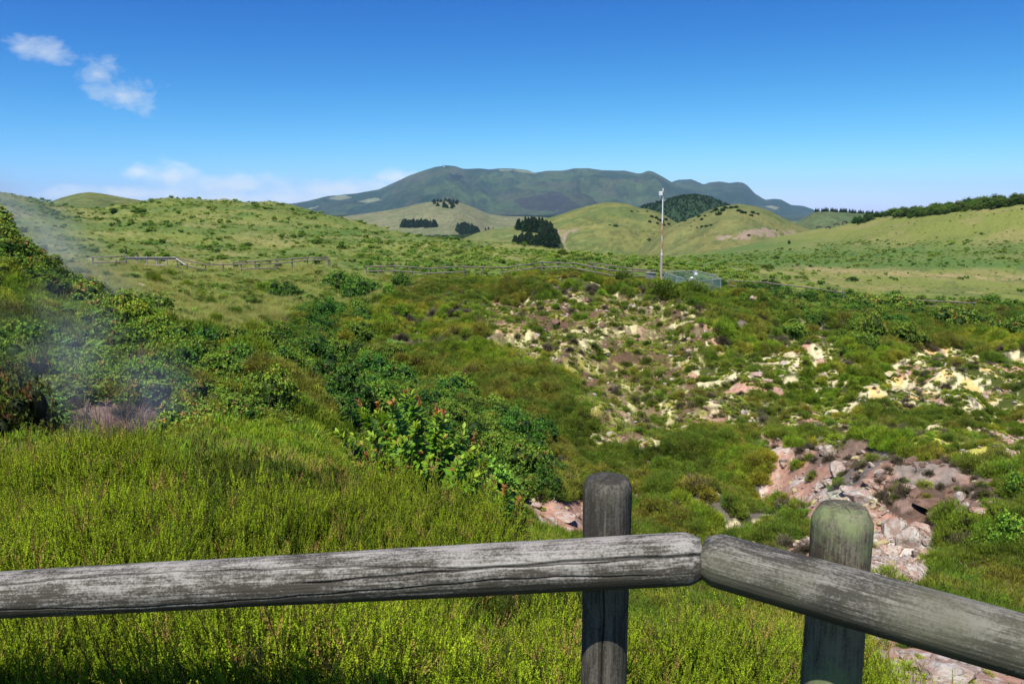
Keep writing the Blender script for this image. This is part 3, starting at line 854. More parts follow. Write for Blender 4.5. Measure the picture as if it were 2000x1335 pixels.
m_rock_d = rock_material('brown_crusted_rock', (.16, .095, .065), (.22, .14, .10), (.07, .045, .035))
m_rock_c = rock_material('cream_crusted_rock', (.50, .45, .28), (.43, .38, .13), (.50, .33, .20))

PROTO = bpy.data.collections.new('plant_prototypes')      # not linked to the scene


def scatter(name, protos, P, rz=None, sc=None, idx=None, tint=None, tilt=None, label=None, cat=None):
    """ONE object of uncountable stuff: the meshes of protos set on the points P (geometry nodes)"""
    n = len(P)
    if n == 0: return None
    P = np.asarray(P, np.float32)
    me = bpy.data.meshes.new(name)
    me.vertices.add(n); me.vertices.foreach_set('co', P.ravel())
    rz = rng.uniform(0, 2 * math.pi, n) if rz is None else rz
    sc = np.ones(n) if sc is None else sc
    idx = rng.integers(0, len(protos), n) if idx is None else idx
    rot = np.zeros((n, 3), np.float32); rot[:, 2] = rz
    if tilt is not None: rot[:, :2] = rng.normal(0, tilt, (n, 2))
    scl = np.asarray(sc, np.float32)
    if scl.ndim == 1: scl = np.repeat(scl[:, None], 3, 1)
    tint = np.ones((n, 3)) if tint is None else tint
    t4 = np.ones((n, 4), np.float32); t4[:, :3] = tint
    a = me.attributes.new('rot', 'FLOAT_VECTOR', 'POINT'); a.data.foreach_set('vector', rot.ravel())
    a = me.attributes.new('scl', 'FLOAT_VECTOR', 'POINT'); a.data.foreach_set('vector', scl.ravel().astype(np.float32))
    a = me.attributes.new('pick', 'INT', 'POINT'); a.data.foreach_set('value', np.asarray(idx, np.int32))
    a = me.attributes.new('tint', 'FLOAT_COLOR', 'POINT'); a.data.foreach_set('color', t4.ravel())
    me.update()
    o = link(name, me)
    sub = bpy.data.collections.new(name + '_kinds')
    for k, pm in enumerate(protos):
        po = bpy.data.objects.new('%s_kind_%02d' % (name, k), pm); sub.objects.link(po)
    g = bpy.data.node_groups.new(name + '_scatter', 'GeometryNodeTree')
    g.interface.new_socket('Geometry', in_out='INPUT', socket_type='NodeSocketGeometry')
    g.interface.new_socket('Geometry', in_out='OUTPUT', socket_type='NodeSocketGeometry')
    N_ = g.nodes; gi = N_.new('NodeGroupInput'); go = N_.new('NodeGroupOutput')
    ci = N_.new('GeometryNodeCollectionInfo'); ci.inputs['Collection'].default_value = sub
    ci.inputs['Separate Children'].default_value = True; ci.inputs['Reset Children'].default_value = True
    iop = N_.new('GeometryNodeInstanceOnPoints'); iop.inputs['Pick Instance'].default_value = True
    def attr(nm, typ):
        x = N_.new('GeometryNodeInputNamedAttribute'); x.data_type = typ; x.inputs['Name'].default_value = nm; return x.outputs['Attribute']
    e2r = N_.new('FunctionNodeEulerToRotation')
    g.links.new(attr('rot', 'FLOAT_VECTOR'), e2r.inputs[0]); g.links.new(e2r.outputs[0], iop.inputs['Rotation'])
    g.links.new(attr('scl', 'FLOAT_VECTOR'), iop.inputs['Scale']); g.links.new(attr('pick', 'INT'), iop.inputs['Instance Index'])
    g.links.new(gi.outputs[0], iop.inputs['Points']); g.links.new(ci.outputs[0], iop.inputs['Instance']); g.links.new(iop.outputs[0], go.inputs[0])
    md = o.modifiers.new('scatter', 'NODES'); md.node_group = g
    tag(o, label, cat, kind='stuff')
    return o


# instancer tint reads 'tint'; single plants get it as a custom property
def plant(name, me, loc, s=1.0, rz=None, label=None, cat=None, group=None, tint=(1, 1, 1), sz=1.0):
    o = bpy.data.objects.new(name, me); COL.objects.link(o)
    o.location = loc; o.rotation_euler = (0, 0, rng.uniform(0, 6.28) if rz is None else rz)
    if isinstance(s, (tuple, list, np.ndarray)): o.scale = [float(q) for q in s]
    else: o.scale = (float(s), float(s), float(s) * sz)
    o['tint'] = [float(x) for x in tint]
    tag(o, label, cat, group)
    return o

# ------------------------------------------------------------------ prototypes
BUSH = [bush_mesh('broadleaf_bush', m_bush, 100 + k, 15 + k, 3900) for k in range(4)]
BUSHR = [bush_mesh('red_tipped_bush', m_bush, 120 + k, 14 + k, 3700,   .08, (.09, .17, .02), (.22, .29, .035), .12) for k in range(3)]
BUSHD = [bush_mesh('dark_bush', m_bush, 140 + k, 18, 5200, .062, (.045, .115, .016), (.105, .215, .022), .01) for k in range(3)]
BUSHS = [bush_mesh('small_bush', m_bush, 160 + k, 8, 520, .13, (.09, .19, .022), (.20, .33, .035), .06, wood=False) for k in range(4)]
MOUND = [mound_mesh('heath_mound', m_heath, 200 + k, brown=[.05, .12, .3, .08, .5][k]) for k in range(5)]
MOUNDG = [mound_mesh('grey_heath_mound', m_heath, 220 + k, 1000, (.10, .085, .055), (.19, .16, .11), brown=.3) for k in range(2)]
FERN_ = [fern_mesh('fern', m_fern, 240 + k, 8 + k) for k in range(4)]
TUFT = [tuft_mesh('grass_tuft', m_grass, 260 + k) for k in range(4)]
TWIG = [twig_mesh('dead_scrub', m_twig, 280 + k) for k in range(3)]
CONE = [conifer_mesh('conifer', m_conifer, 300 + k) for k in range(4)]
SPRIG = [heath_sprigs('heath_sprigs', m_heath_near, 320 + k) for k in range(6)]
STONES = [boulder_mesh('stone', m, 340 + k, 2, 8, .06) for k, m in enumerate([m_rock_w, m_rock_p, m_rock_c, m_rock_w])]
STONE_D = [boulder_mesh('stone', m_rock_d, 350 + k, 2, 8, .06) for k in range(2)]
# ------------------------------------------------------------------ ground cover (stuff nobody could count)
def candidates(n, d0, d1, s0=-.78, s1=.78, power=2.0):
    """points spread evenly over the ground between two distances (area ~ d^2); power<2 favours near ones"""
    t = rng.random(n)
    d = (d0 ** power + t * (d1 ** power - d0 ** power)) ** (1 / power)
    s = rng.uniform(s0, s1, n)
    x = s * d; y = d
    return x, y, H(x, y)

def pts(x, y, z, m, sink=0.0):
    return np.stack([x[m], y[m], z[m] - sink], -1)

# --- heath bank in front of the fence
n = 10500
d = rng.uniform(2.06, 6.2, n) ; s = rng.uniform(-.98, .98, n); x = s * d; y = d
keep = rng.random(n) < (d / 6.2) ** .8
x, y, d = x[keep], y[keep], d[keep]
z = H(x, y); zn, u, v = zone_of(x, y, z)
brink = np.interp(u, [-300, 700, 900, 1060, 1250, 1600, 1900, 2300], [5.6, 5.5, 5.1, 4.4, 3.75, 3.45, 3.0, 2.7])
lane = fbm(x / .55, y / .55, 3, 401)
m = (y < brink) & (lane > .40) & (fbm(x / 1.3, y / 1.3, 2, 402) > .28)
sc_ = .50 + .95 * fbm(x / .7, y / .7, 3, 403) + rng.normal(0, .10, len(x))
tn = np.ones((len(x), 3)); g1 = fbm(x / 1.1, y / 1.1, 3, 404)[:, None]
tn = tn * (.74 + .5 * g1); far = sstep(3.6, 5.4, y)[:, None] * sstep(.4, .6, fbm(x / .9, y / .9, 2, 405))[:, None]; tn = tn * (1 + far * np.array([.08, -.04, .2]))
bare_right = sstep(.1, .5, x) * sstep(3.2, 4.5, y)
scatter('heath_bank', SPRIG, pts(x, y, z, m, .02), sc=sc_[m], tint=tn[m], tilt=.14,
        label='bright yellow-green heath filling the bank right behind the near log fence', cat='heath')
# undergrowth that closes the gaps, tint darkened as shade between the shoots
n = 2600
d = rng.uniform(2.25, 6.0, n); s = rng.uniform(-1.0, 1.0, n); x = s * d; y = d; z = H(x, y); u, v = project(x, y, z)
brink = np.interp(u, [-300, 700, 900, 1060, 1250, 1600, 1900, 2300], [5.8, 5.7, 5.3, 4.6, 3.9, 3.55, 3.1, 2.8])
m = y < brink
scatter('heath_undergrowth', MOUND, pts(x, y, z, m, .04), sc=rng.uniform(.22, .38, m.sum()), tint=np.full((m.sum(), 3), .55), label='olive undergrowth, darkened as shade among the heath shoots of the near bank', cat='undergrowth')

# --- crater slopes
x, y, z = candidates(330000, 7, 86, -.82, .82, 1.35)
zn, u, v = zone_of(x, y, z)
n1 = fbm(x / 1.1, y / 1.1, 3, 501); n2 = fbm(x / 4.2, y / 4.2, 3, 511); n0 = fbm(x / 2.3, y / 2.3, 3, 521)
r0 = rng.random(len(x))
Z_ = lambda *a: np.isin(zn, [ZI[k] for k in a])
# heath cushions: dense carpet, broken on bare ground
p = np.zeros(len(x))
p[Z_('heath', 'ridgeheath', 'default')] = .30
p[Z_('heath')] *= (n2[Z_('heath')] < .60) * .9 + .1
p[Z_('bare')] = .065 * (n0[Z_('bare')] > .53) + .008
p[Z_('heathbare')] = .15 * (n0[Z_('heathbare')] > .51) + .010
p[Z_('creamband')] = .07 * (n0[Z_('creamband')] > .55) + .003
p[Z_('rockfield')] = .06 * (n0[Z_('rockfield')] > .55) + .006
p[Z_('scrub')] = .05; p[Z_('ridge')] = .04; p[Z_('brush')] = .08; p[Z_('pink')] = .002; p[Z_('redrock')] = .03; p[Z_('hollow')] = 0; p[Z_('grass')] = .004; p[Z_('rocks')] = .003
m = r0 < p * np.minimum(1, (y / 30) ** .35)
bare_l = Z_('bare', 'heathbare', 'creamband', 'rockfield', 'pink', 'redrock')
sc_ = rng.uniform(.55, 1.15, len(x)) * np.where(bare_l, rng.uniform(.35, .85, len(x)), 1.0) * (.8 + .35 * sstep(25, 60, y))
tn = np.stack([np.ones_like(x)] * 3, -1) * (.62 + .75 * n2[:, None]); dryness = sstep(.50, .64, n1)[:, None]
tn = tn * (1 + dryness * np.array([.55, .10, .55])); yel = sstep(.52, .66, fbm(x / 6, y / 6, 3, 531))[:, None]; tn = tn * (1 + yel * np.array([.35, .35, -.1]))
sc_ = sc_ * np.where((rng.random(len(x)) < .04) & (y > 16) & (y < 60) & ~bare_l, rng.uniform(1.2, 1.6, len(x)), 1.0)
sc_ = np.where((y > 70) & (x < 34), np.minimum(sc_, .62), sc_)
scl = np.stack([sc_, sc_, sc_ * rng.uniform(.75, 1.15, len(x))], -1)
scatter('heath_carpet', MOUND[:4], pts(x, y, z, m, .05), sc=scl[m], tint=tn[m], tilt=.12, label='low olive green heath cushions carpeting the crater slopes', cat='heath')
m2 = (rng.random(len(x)) < .022 * Z_('heath', 'heathbare', 'creamband', 'bare') * (n2 > .5) + .05 * Z_('rockfield', 'redrock') + .03 * Z_('hollow') + .006 * Z_('scrub', 'brush', 'ridge'))
scatter('dry_heath_cushions', MOUNDG + TWIG[:1], pts(x, y, z, m2, .05), sc=(sc_ * .9)[m2], label='grey dried heath cushions among the green ones', cat='dead heath')
# pale sulphur-tinted moss and lichen tufts
p = np.zeros(len(x)); p[Z_('bare')] = .55; p[Z_('heathbare')] = .42; p[Z_('creamband')] = .40; p[Z_('heath')] = .05; p[Z_('pink')] = .02
m = rng.random(len(x)) < p * (fbm(x / .8, y / .8, 3, 541) > .52)
ms = rng.uniform(.14, .34, m.sum()); tm = np.where(rng.random((m.sum(), 1)) < .6, np.array([[2.9, 2.15, 4.0]]), np.array([[2.2, 1.9, 1.6]])) * rng.uniform(.75, 1.2, (m.sum(), 1))
scatter('pale_moss', MOUND[:2], pts(x, y, z, m, .02), sc=np.stack([ms, ms, ms * .7], -1), tint=tm, label='pale yellow-green moss and lichen tufts dotting the bare crater ground', cat='moss')
# grass slope
p = np.zeros(len(x)); p[Z_('grass')] = .55; p[Z_('brush')] = .18; p[Z_('bare')] = .03; p[Z_('ridge')] = .05
m = (rng.random(len(x)) < p)
tn = (.95 + .5 * n2[:, None]) * (1 + sstep(.5, .6, n1)[:, None] * np.array([.05, .08, .0]))
scatter('meadow_grass', TUFT, pts(x, y, z, m), sc=rng.uniform(.7, 1.25, m.sum()), tint=tn[m], tilt=.1, label='tall pale green grass on the slope below the left path fence', cat='grass')
# ferns
p = np.zeros(len(x)); p[Z_('grass')] = .10 * (n2[Z_('grass')] > .52); p[Z_('ridge')] = .06 * (n0[Z_('ridge')] > .5); p[Z_('scrub')] = .14 * (n0[Z_('scrub')] > .52); p[Z_('brush')] = .12
m = rng.random(len(x)) < p
scatter('bracken_patches', FERN_, pts(x, y, z, m), sc=rng.uniform(.45, .9, m.sum()), tint=(.8 + .5 * n1[:, None] * np.ones(3))[m], tilt=.15, label='bright green bracken growing through the scrub and grass of the slopes', cat='bracken')
# small broadleaf scrub between the bushes
p = np.zeros(len(x)); p[Z_('ridge')] = .045; p[Z_('scrub')] = .05; p[Z_('brush')] = .05; p[Z_('grass')] = .006; p[Z_('heath')] = .002
m = rng.random(len(x)) < p * (y > 9.5)
scatter('low_scrub', BUSHS, pts(x, y, z, m, .1), sc=rng.uniform(.28, .6, m.sum()), tint=(.75 + .5 * n1[:, None] * np.ones(3))[m], label='low glossy scrub filling the gaps between the larger bushes', cat='scrub')
# larger bushes of the thickets that nobody could tell apart
p = np.zeros(len(x)); p[Z_('ridge')] = .012; p[Z_('scrub')] = .012; p[Z_('brush')] = .014; m = (rng.random(len(x)) < p * (y > 13))
bs = rng.uniform(.5, .95, m.sum())
scatter('thicket', BUSH + BUSHD, pts(x, y, z, m, .25), sc=np.stack([bs, bs, bs * rng.uniform(.9, 1.3, m.sum())], -1), tint=(.7 + .6 * n1[:, None] * np.ones(3))[m], label='tangled thicket between the bushes of the ridge, the gully and the crater rim', cat='thicket')
# loose stones
p = np.zeros(len(x)); p[Z_('bare')] = .14 * (n0[Z_('bare')] > .42); p[Z_('rocks')] = .55; p[Z_('rockfield')] = .09; p[Z_('pink')] = .10; p[Z_('creamband')] = .07; p[Z_('heathbare')] = .05
m = rng.random(len(x)) < p
ss = np.exp(rng.normal(-2.55, .55, m.sum())); ss = np.minimum(ss, .3)
scatter('loose_stones', STONES, pts(x, y, z, m, -.01), sc=np.stack([ss, ss * .9, ss * .65], -1), tilt=.5, label='loose pale and pink stones strewn over the bare crater ground', cat='stones')
p = np.zeros(len(x)); p[Z_('redrock')] = .06; p[Z_('bare')] = .02; p[Z_('rockfield')] = .05; p[Z_('hollow')] = .05
m = rng.random(len(x)) < p
ss = np.exp(rng.normal(-2.4, .5, m.sum())); ss = np.minimum(ss, .35)
scatter('dark_stones', STONE_D, pts(x, y, z, m, -.01), sc=np.stack([ss, ss * .9, ss * .6], -1), tilt=.5, label='dark red-brown stones in the rocky hollow and on the bare slope', cat='stones')

# --- hills beyond the path
x, y, z = candidates(150000, 84, 300, -.80, .80, 1.3)
u, v = project(x, y, z)
n2 = fbm(x / 7, y / 7, 5, 55, .6); n4 = fbm(x / 18., y / 18., 4, 35); n1 = fbm(x / 2.5, y / 2.5, 3, 601)
left = (u < 1330)
brow = (y < np.interp(u, [900, 1200, 1500, 1700, 2200], [135, 128, 118, 104, 98]))
p = .10 + .5 * sstep(.50, .62, n2) * sstep(.35, .55, n4) + .06 * (n1 > .55)
p = np.where(left, p * .9, 0.02)
p = np.where(brow & (u > 700), np.maximum(p, .16 + .6 * (n1 > .42)), p)
p = np.where(brow & (u > 1480), .22 * (n1 > .5) + .02, p)
belt = (u > 1300) & (y > 105) & (v > 470) & (v < 522)
p = np.where(belt, .25, p)
m = rng.random(len(x)) < p * .8
k = sstep(.45, .6, n2)
tn = (.8 + .55 * n1[:, None]) * (1 + (1 - k)[:, None] * np.array([.55, .25, .3]))
sc_ = rng.uniform(.35, .85, len(x)) * (1 + .2 * sstep(120, 260, y))
scatter('hill_bracken', FERN_[:3] + FERN_[:3] + TUFT[:1] + BUSHS[:1], pts(x, y, z, m & (r0[:len(x)] < 2)), sc=sc_[m], tint=tn[m], label='patches of bracken and low scrub over the hills behind the path', cat='bracken')
m = rng.random(len(x)) < np.where(left, .34, .10)
scatter('hill_grass', TUFT, pts(x, y, z, m), sc=(sc_ * 1.5)[m], tint=(.85 + .4 * n1[:, None] * np.ones(3))[m], label='rough pasture grass on the hills behind the path', cat='grass')
# forest clothing the dark cone and the foot of the mountain
# ------------------------------------------------------------------ weathered wood
def wood_material(name, pale, dark, green=None, gscale=2.0, pale_bias=.5, cover=.5, top=None):
    N = NT(name)
    oc = N.n('ShaderNodeTexCoord').outputs['Object']
    mp = N.n('ShaderNodeMapping'); N.l(oc, mp.inputs[0]); mp.inputs['Scale'].default_value = (2.2, 42, 42)
    streak = N.noise(mp.outputs[0], 1.6, 8, .72, .25)
    mp2 = N.n('ShaderNodeMapping'); N.l(oc, mp2.inputs[0]); mp2.inputs['Scale'].default_value = (5, 14, 14)
    blot = N.noise(mp2.outputs[0], 1.3, 7, .7, .6)
    speck = N.noise(oc, 160, 3, .7)
    big = N.noise(oc, 3.2, 4, .6)
    col = N.n('ShaderNodeAttribute', attribute_name='Col').outputs['Color']
    sepc = N.n('ShaderNodeSeparateColor'); N.l(col, sepc.inputs[0])
    crack, wear = sepc.outputs[0], sepc.outputs[1]
    f = N.math('ADD', N.math('MULTIPLY', streak, .45), N.math('MULTIPLY', blot, .55))
    f = N.math('ADD', f, N.math('MULTIPLY', N.math('SUBTRACT', big, .5), .35))
    f = N.math('ADD', f, N.math('MULTIPLY', N.math('SUBTRACT', wear, .5), .22))
    f = N.math('ADD', f, N.math('MULTIPLY', N.math('SUBTRACT', speck, .5), .35))
    mp3 = N.n('ShaderNodeMapping'); N.l(oc, mp3.inputs[0]); mp3.inputs['Scale'].default_value = (7, 150, 150)
    fine = N.noise(mp3.outputs[0], 1.5, 5, .75, .2)
    f = N.math('ADD', f, N.math('MULTIPLY', N.math('SUBTRACT', fine, .5), .40))
    t_ = N.mapr(f, cover - .075, cover + .075)
    c = N.mix(t_, dark, pale)
    c = N.mix(N.mapr(streak, .35, .7, .25, 0), c, tuple(x * .5 for x in dark))
    if green:
        gm = N.mapr(N.noise(oc, gscale, 4, .6), .46, .62)
        if top:
            sx_ = N.n('ShaderNodeSeparateXYZ'); N.l(oc, sx_.inputs[0]); gm = N.math('MULTIPLY', gm, N.mapr(sx_.outputs[0], top, top + .2))
        c = N.mix(N.math('MULTIPLY', gm, .75), c, green)
    c = N.mix(crack, c, (.008, .007, .006))
    p = N.n('ShaderNodeBsdfPrincipled'); N.l(c, p.inputs['Base Color']); p.inputs['Roughness'].default_value = .85; p.inputs['Specular IOR Level'].default_value = .25
    b = N.n('ShaderNodeBump'); b.inputs['Strength'].default_value = .7; b.inputs['Distance'].default_value = .003
    N.l(N.math('ADD', streak, N.math('MULTIPLY', speck, .3)), b.inputs['Height']); N.l(b.outputs[0], p.inputs['Normal'])
    N.l(p.outputs[0], N.out.inputs[0])
    return N.m

m_rail = wood_material('weathered_grey_rail', (.30, .28, .25), (.055, .049, .037), cover=.555)
m_rail2 = wood_material('weathered_mossy_rail', (.235, .22, .19), (.045, .042, .034), (.10, .10, .06), 1.7, cover=.60)
m_post1 = wood_material('dark_green_grey_post', (.12, .112, .088), (.040, .036, .027), cover=.56)
m_post2 = wood_material('algae_green_post', (.19, .17, .12), (.06, .05, .034), (.17, .21, .085), 11.0, cover=.53, top=1.40)
m_far = wood_material('sun_bleached_rail', (.20, .17, .14), (.065, .055, .045), cover=.5)
m_deck = wood_material('bleached_board', (.46, .43, .40), (.26, .235, .21), cover=.45)


def log_mesh(name, length, r0, r1, mat, seed, cap0='flat', cap1='flat', nx=None, na=200, ncrack=5, knots=2):
    """turned log along +X with grain, drying cracks, knots and worked ends"""
    r = np.random.default_rng(seed)
    nx = nx or max(40, int(length / .011))
    xs = np.linspace(0, length, nx); A = np.linspace(0, 2 * math.pi, na, endpoint=False)
    X, AA = np.meshgrid(xs, A, indexing='ij')
    rad = r0 + (r1 - r0) * X / length
    rad = rad + (fbm(X * 1.3 + seed, AA * 0.0 + seed, 3, seed) - .5) * .008 * (r0 / .06)
    gn = (fbm(X * 1.2 + seed * 3, np.cos(AA) * 22 + np.sin(AA) * 17, 4, seed + 1) - .5)
    rad = rad + gn * .0016
    crack = np.zeros_like(X)
    for k in range(ncrack):
        a0 = r.uniform(0, 2 * math.pi); x0 = r.uniform(-.2, length * .7); x1 = x0 + r.uniform(.35, .9) * length
        ac = a0 + (fbm(xs * 1.1 + k * 9, xs * 0 + seed, 3, seed + k) - .5) * 1.0 + .02 * np.sin(xs * 40)
        w_ = .062 * sstep(x0, x0 + .15, xs) * (1 - sstep(x1 - .15, x1, xs)) * r.uniform(.55, 1.1)
        da = np.abs((AA - ac[:, None] + math.pi) % (2 * math.pi) - math.pi)
        g = np.clip(1 - da / np.maximum(w_[:, None], 1e-5), 0, 1) * (w_[:, None] > .004)
        crack = np.maximum(crack, g ** .6)
    rad = rad - crack * .006
    for k in range(knots):
        xk = r.uniform(.2, length - .2); ak = r.uniform(0, 6.28)
        d2 = ((X - xk) / .03) ** 2 + (((AA - ak + math.pi) % (2 * math.pi) - math.pi) / .5) ** 2
        rad = rad + .004 * np.exp(-d2)
    # worked ends
    def endcut(dist, kind):
        if kind == 'bevel': return np.where(dist < .020, .011 * (1 - dist / .020), 0)
        if kind == 'cham': return np.where(dist < .035, .016 * (1 - dist / .035) ** 1.3, 0)
        if kind == 'dome': return np.where(dist < .030, .020 * (1 - dist / .030) ** 1.7, 0)
        return np.where(dist < .006, .003 * (1 - dist / .006), 0)
    rad = rad - endcut(X, cap0) * (r0 / .065) - endcut(length - X, cap1) * (r1 / .065)
    V = np.stack([X, rad * np.cos(AA), rad * np.sin(AA)], -1)
    wear = .5 + .35 * np.sin(AA)          # worn pale on the upper side, set by how the log is laid
    Cc = np.stack([crack, wear, np.zeros_like(X)], -1)
    vv = [V.reshape(-1, 3)]; cc = [Cc.reshape(-1, 3)]
    i = np.arange(nx - 1)[:, None]; j = np.arange(na)[None]; j2 = (j + 1) % na
    Q = [np.stack([i * na + j, (i + 1) * na + j, (i + 1) * na + j2, i * na + j2], -1).reshape(-1, 4)]
    T = []; n0 = nx * na
    for end in (0, 1):
        base = 0 if end == 0 else (nx - 1) * na
        ring_r = (rad[0] if end == 0 else rad[-1]); xe = 0 if end == 0 else length
        prev = base + np.arange(na); sgn = -1 if end == 0 else 1
        for q, fr in enumerate((.85, .65, .45, .25, .08)):
            rr = ring_r * fr; cr = np.zeros(na)
            for k in range(4):
                ak = k * 1.7 + seed; da = np.abs((A - ak + math.pi) % (2 * math.pi) - math.pi); cr = np.maximum(cr, np.clip(1 - da * fr / .05, 0, 1) * (fr < .8))
            bulge = (.006 if 'dome' not in (cap0, cap1) else .010) * (1 - fr ** 2)
            vv.append(np.stack([np.full(na, xe + sgn * bulge) - sgn * cr * .002, rr * np.cos(A), rr * np.sin(A)], -1)); cc.append(np.stack([cr * .8, np.full(na, .55), np.zeros(na)], -1))
            cur = n0 + np.arange(na); n0 += na
            q4 = np.stack([prev, cur, np.roll(cur, -1), np.roll(prev, -1)], -1)
            Q.append(q4 if end == 1 else q4[:, ::-1]); prev = cur
        vv.append(np.array([[xe + sgn * .006, 0, 0]])); cc.append(np.array([[.3, .5, 0]])); cidx = n0; n0 += 1
        t3 = np.stack([prev, np.full(na, cidx), np.roll(prev, -1)], -1); T.append(t3 if end == 1 else t3[:, ::-1])
    me = mesh_np(name, np.vstack(vv), np.vstack(Q), np.vstack(T), np.vstack(cc), smooth=True)
    me.materials.append(mat); return me


def lay(o, a, b, roll=0.0):
    """lay an X-aligned log from a to b, its local Z turned up"""
    x = (b - a).normalized(); up = Vector((0, 0, 1)) if abs(x.z) < .9 else Vector((0, -1, 0))
    y = up.cross(x).normalized(); z = x.cross(y)
    m = Matrix((x, y, z)).transposed().to_4x4() @ Matrix.Rotation(roll, 4, 'X'); m.translation = a
    o.matrix_basis = m if o.parent is None else o.parent.matrix_world.inverted() @ m


def campt(u, v, depth):
    a = (u - 1000) / F_PX; b = (667.5 - v) / F_PX
    return Vector((a * depth, (CP + b * SP) * depth, (-SP + b * CP) * depth))

# ------------------------------------------------------------------ the log fence at the viewpoint
fbase = campt(1190, 1700, 1.95); fbase = Vector((fbase.x, campt(1190, 1000, 1.95).y, -2.15))
fence = empty('log_fence', fbase); bpy.context.view_layer.update()
tag(fence, 'near log fence of thick weathered grey rails on two round posts', 'fence')
A_ = campt(0, 1161, 2.04); B_ = campt(1371, 1089, 1.80)
dirL = (A_ - B_).normalized(); A2 = B_ + dirL * 3.1
rl = link('rail', log_mesh('rail', (A2 - B_).length, .0535, .0605, m_rail, 5, 'cham', 'cham', ncrack=7, knots=3), None, fence)
lay(rl, A2, B_)
tag(rl, 'long straight rail of bleached grey wood rising to the right')
C_ = campt(1374, 1086, 1.80); D_ = campt(2000, 1261, 1.53); D2 = C_ + (D_ - C_).normalized() * 2.4
rr_ = link('rail', log_mesh('rail', (D2 - C_).length, .0615, .064, m_rail2, 9, 'cham', 'cham', ncrack=7, knots=2), None, fence)
lay(rr_, C_, D2)
tag(rr_, 'darker mossy rail slanting down to the right')

def post(u, v_top, depth, rad, mat, seed, cap, label):
    top = campt(u, v_top, depth)
    bot = Vector((top.x, top.y, -2.75))
    o = link('post', log_mesh('post', (top - bot).length, rad, rad * .97, mat, seed, 'flat', cap, ncrack=5, knots=1), None, fence)
    lay(o, bot, top); tag(o, label); return o
post(1187, 934, 1.935, .0600, m_post1, 21, 'bevel', 'dark grey-green round post with a flat bevelled top')
post(1647, 990, 1.80, .0695, m_post2, 33, 'cham', 'stouter round post green with algae, rounded rim')
e3 = B_ + dirL * 2.75
post_l = link('post', log_mesh('post', 1.75, .06, .058, m_post1, 44, 'flat', 'cham'), None, fence); lay(post_l, Vector((e3.x + .03, e3.y + .125, -2.6)), Vector((e3.x + .03, e3.y + .125, -.85)))
e4 = C_ + (D_ - C_).normalized() * 2.1
post_r = link('post', log_mesh('post', 1.9, .066, .064, m_post2, 45, 'flat', 'dome'), None, fence); lay(post_r, Vector((e4.x + .08, e4.y + .105, -2.6)), Vector((e4.x + .08, e4.y + .105, -.70)))

# ------------------------------------------------------------------ path fences across the slope
PM = log_mesh('post', 1.0, .075, .07, m_far, 61, nx=14, na=10, ncrack=0, knots=0)
RM = log_mesh('rail', 1.0, .065, .062, m_far, 62, nx=14, na=10, ncrack=0, knots=0)

def path_fence(name, pts_, label, spacing=1.9, lower=True, hgt=1.0, mat=None, off=0.0, group=None):
    P = [at(*p) for p in pts_]
    base = Vector((P[0].x, P[0].y, P[0].z - hgt))
    root = empty(name, base); tag(root, label, 'fence', group); bpy.context.view_layer.update()
    def stick(nm, me, a, b):
        o = bpy.data.objects.new(nm, me); COL.objects.link(o); o.parent = root
        a = a + Vector((0, off, 0)); b = b + Vector((0, off, 0))
        lay(o, a, b); L_ = (b - a).length
        o.scale = (L_, 1, 1)
        return o
    carry = 0
    nodes = []
    for a, b in zip(P[:-1], P[1:]):
        L_ = (b - a).length; n = max(1, round(L_ / spacing))
        for k in range(n):
            nodes.append(a.lerp(b, k / n))
    nodes.append(P[-1])
    prev = None
    for q, nd in enumerate(nodes):
        j = Vector((0, 0, rng.normal(0, .025)))
        stick('post', PM, nd + Vector((0, .07, -hgt - .55)), nd + Vector((rng.normal(0, .02), .07, .10)) + j)
        if q and q % 2 == 0:
            a = nodes[q - 2]
            stick('rail', RM, a + Vector((0, 0, rng.normal(0, .02))), nd + Vector((0, 0, rng.normal(0, .02))))
            if lower and rng.random() < .75: stick('rail', RM, a + Vector((0, 0, -.5)), nd + Vector((0, 0, -.5 + rng.normal(0, .05))))
        elif q == len(nodes) - 1:
            stick('rail', RM, nodes[q - 1], nd)
    return root

path_fence('path_fence', [(180, 503, 80), (225, 508, 80), (245, 501, 80)], 'short bleached fence run at the left end of the path, left of the white ramp', group='fences along the path')
deck = path_fence('path_fence', [(345, 505, 80), (365, 515, 80), (400, 517, 80), (540, 515, 81), (600, 508, 82), (643, 507, 82)], 'grey fence run from the right end of the ramp to the tall bush', group='fences along the path')
path_fence('path_fence', [(715, 520, 83), (770, 519, 83), (840, 524, 83), (870, 519, 83), (980, 523, 83), (1010, 515, 83), (1060, 512, 83), (1120, 514, 82), (1160, 518, 81), (1190, 527, 80), (1270, 532, 80)],
           'longest grey fence run, crossing the middle and bending down to the mast', group='fences along the path')
path_fence('path_fence', [(455, 512, 84), (540, 507, 85), (600, 503, 86), (640, 503, 86)], 'second fence line just behind the left run, far side of the path', group='fences along the path', lower=False)
path_fence('path_fence', [(1150, 512, 86), (1185, 519, 85), (1235, 525, 84), (1280, 528, 84)], 'short fence line behind the bend, across the path and left of the mast', group='fences along the path')
path_fence('path_fence', [(1425, 548, 80), (1500, 552, 80), (1580, 562, 79), (1648, 572, 78)], 'low dark fence run sloping down to the right beyond the enclosure', group='fences along the path')
path_fence('path_fence', [(1785, 586, 78), (1830, 589, 78), (1870, 590, 78), (1905, 592, 78)], 'last fence piece showing between bushes at the far right', group='fences along the path')

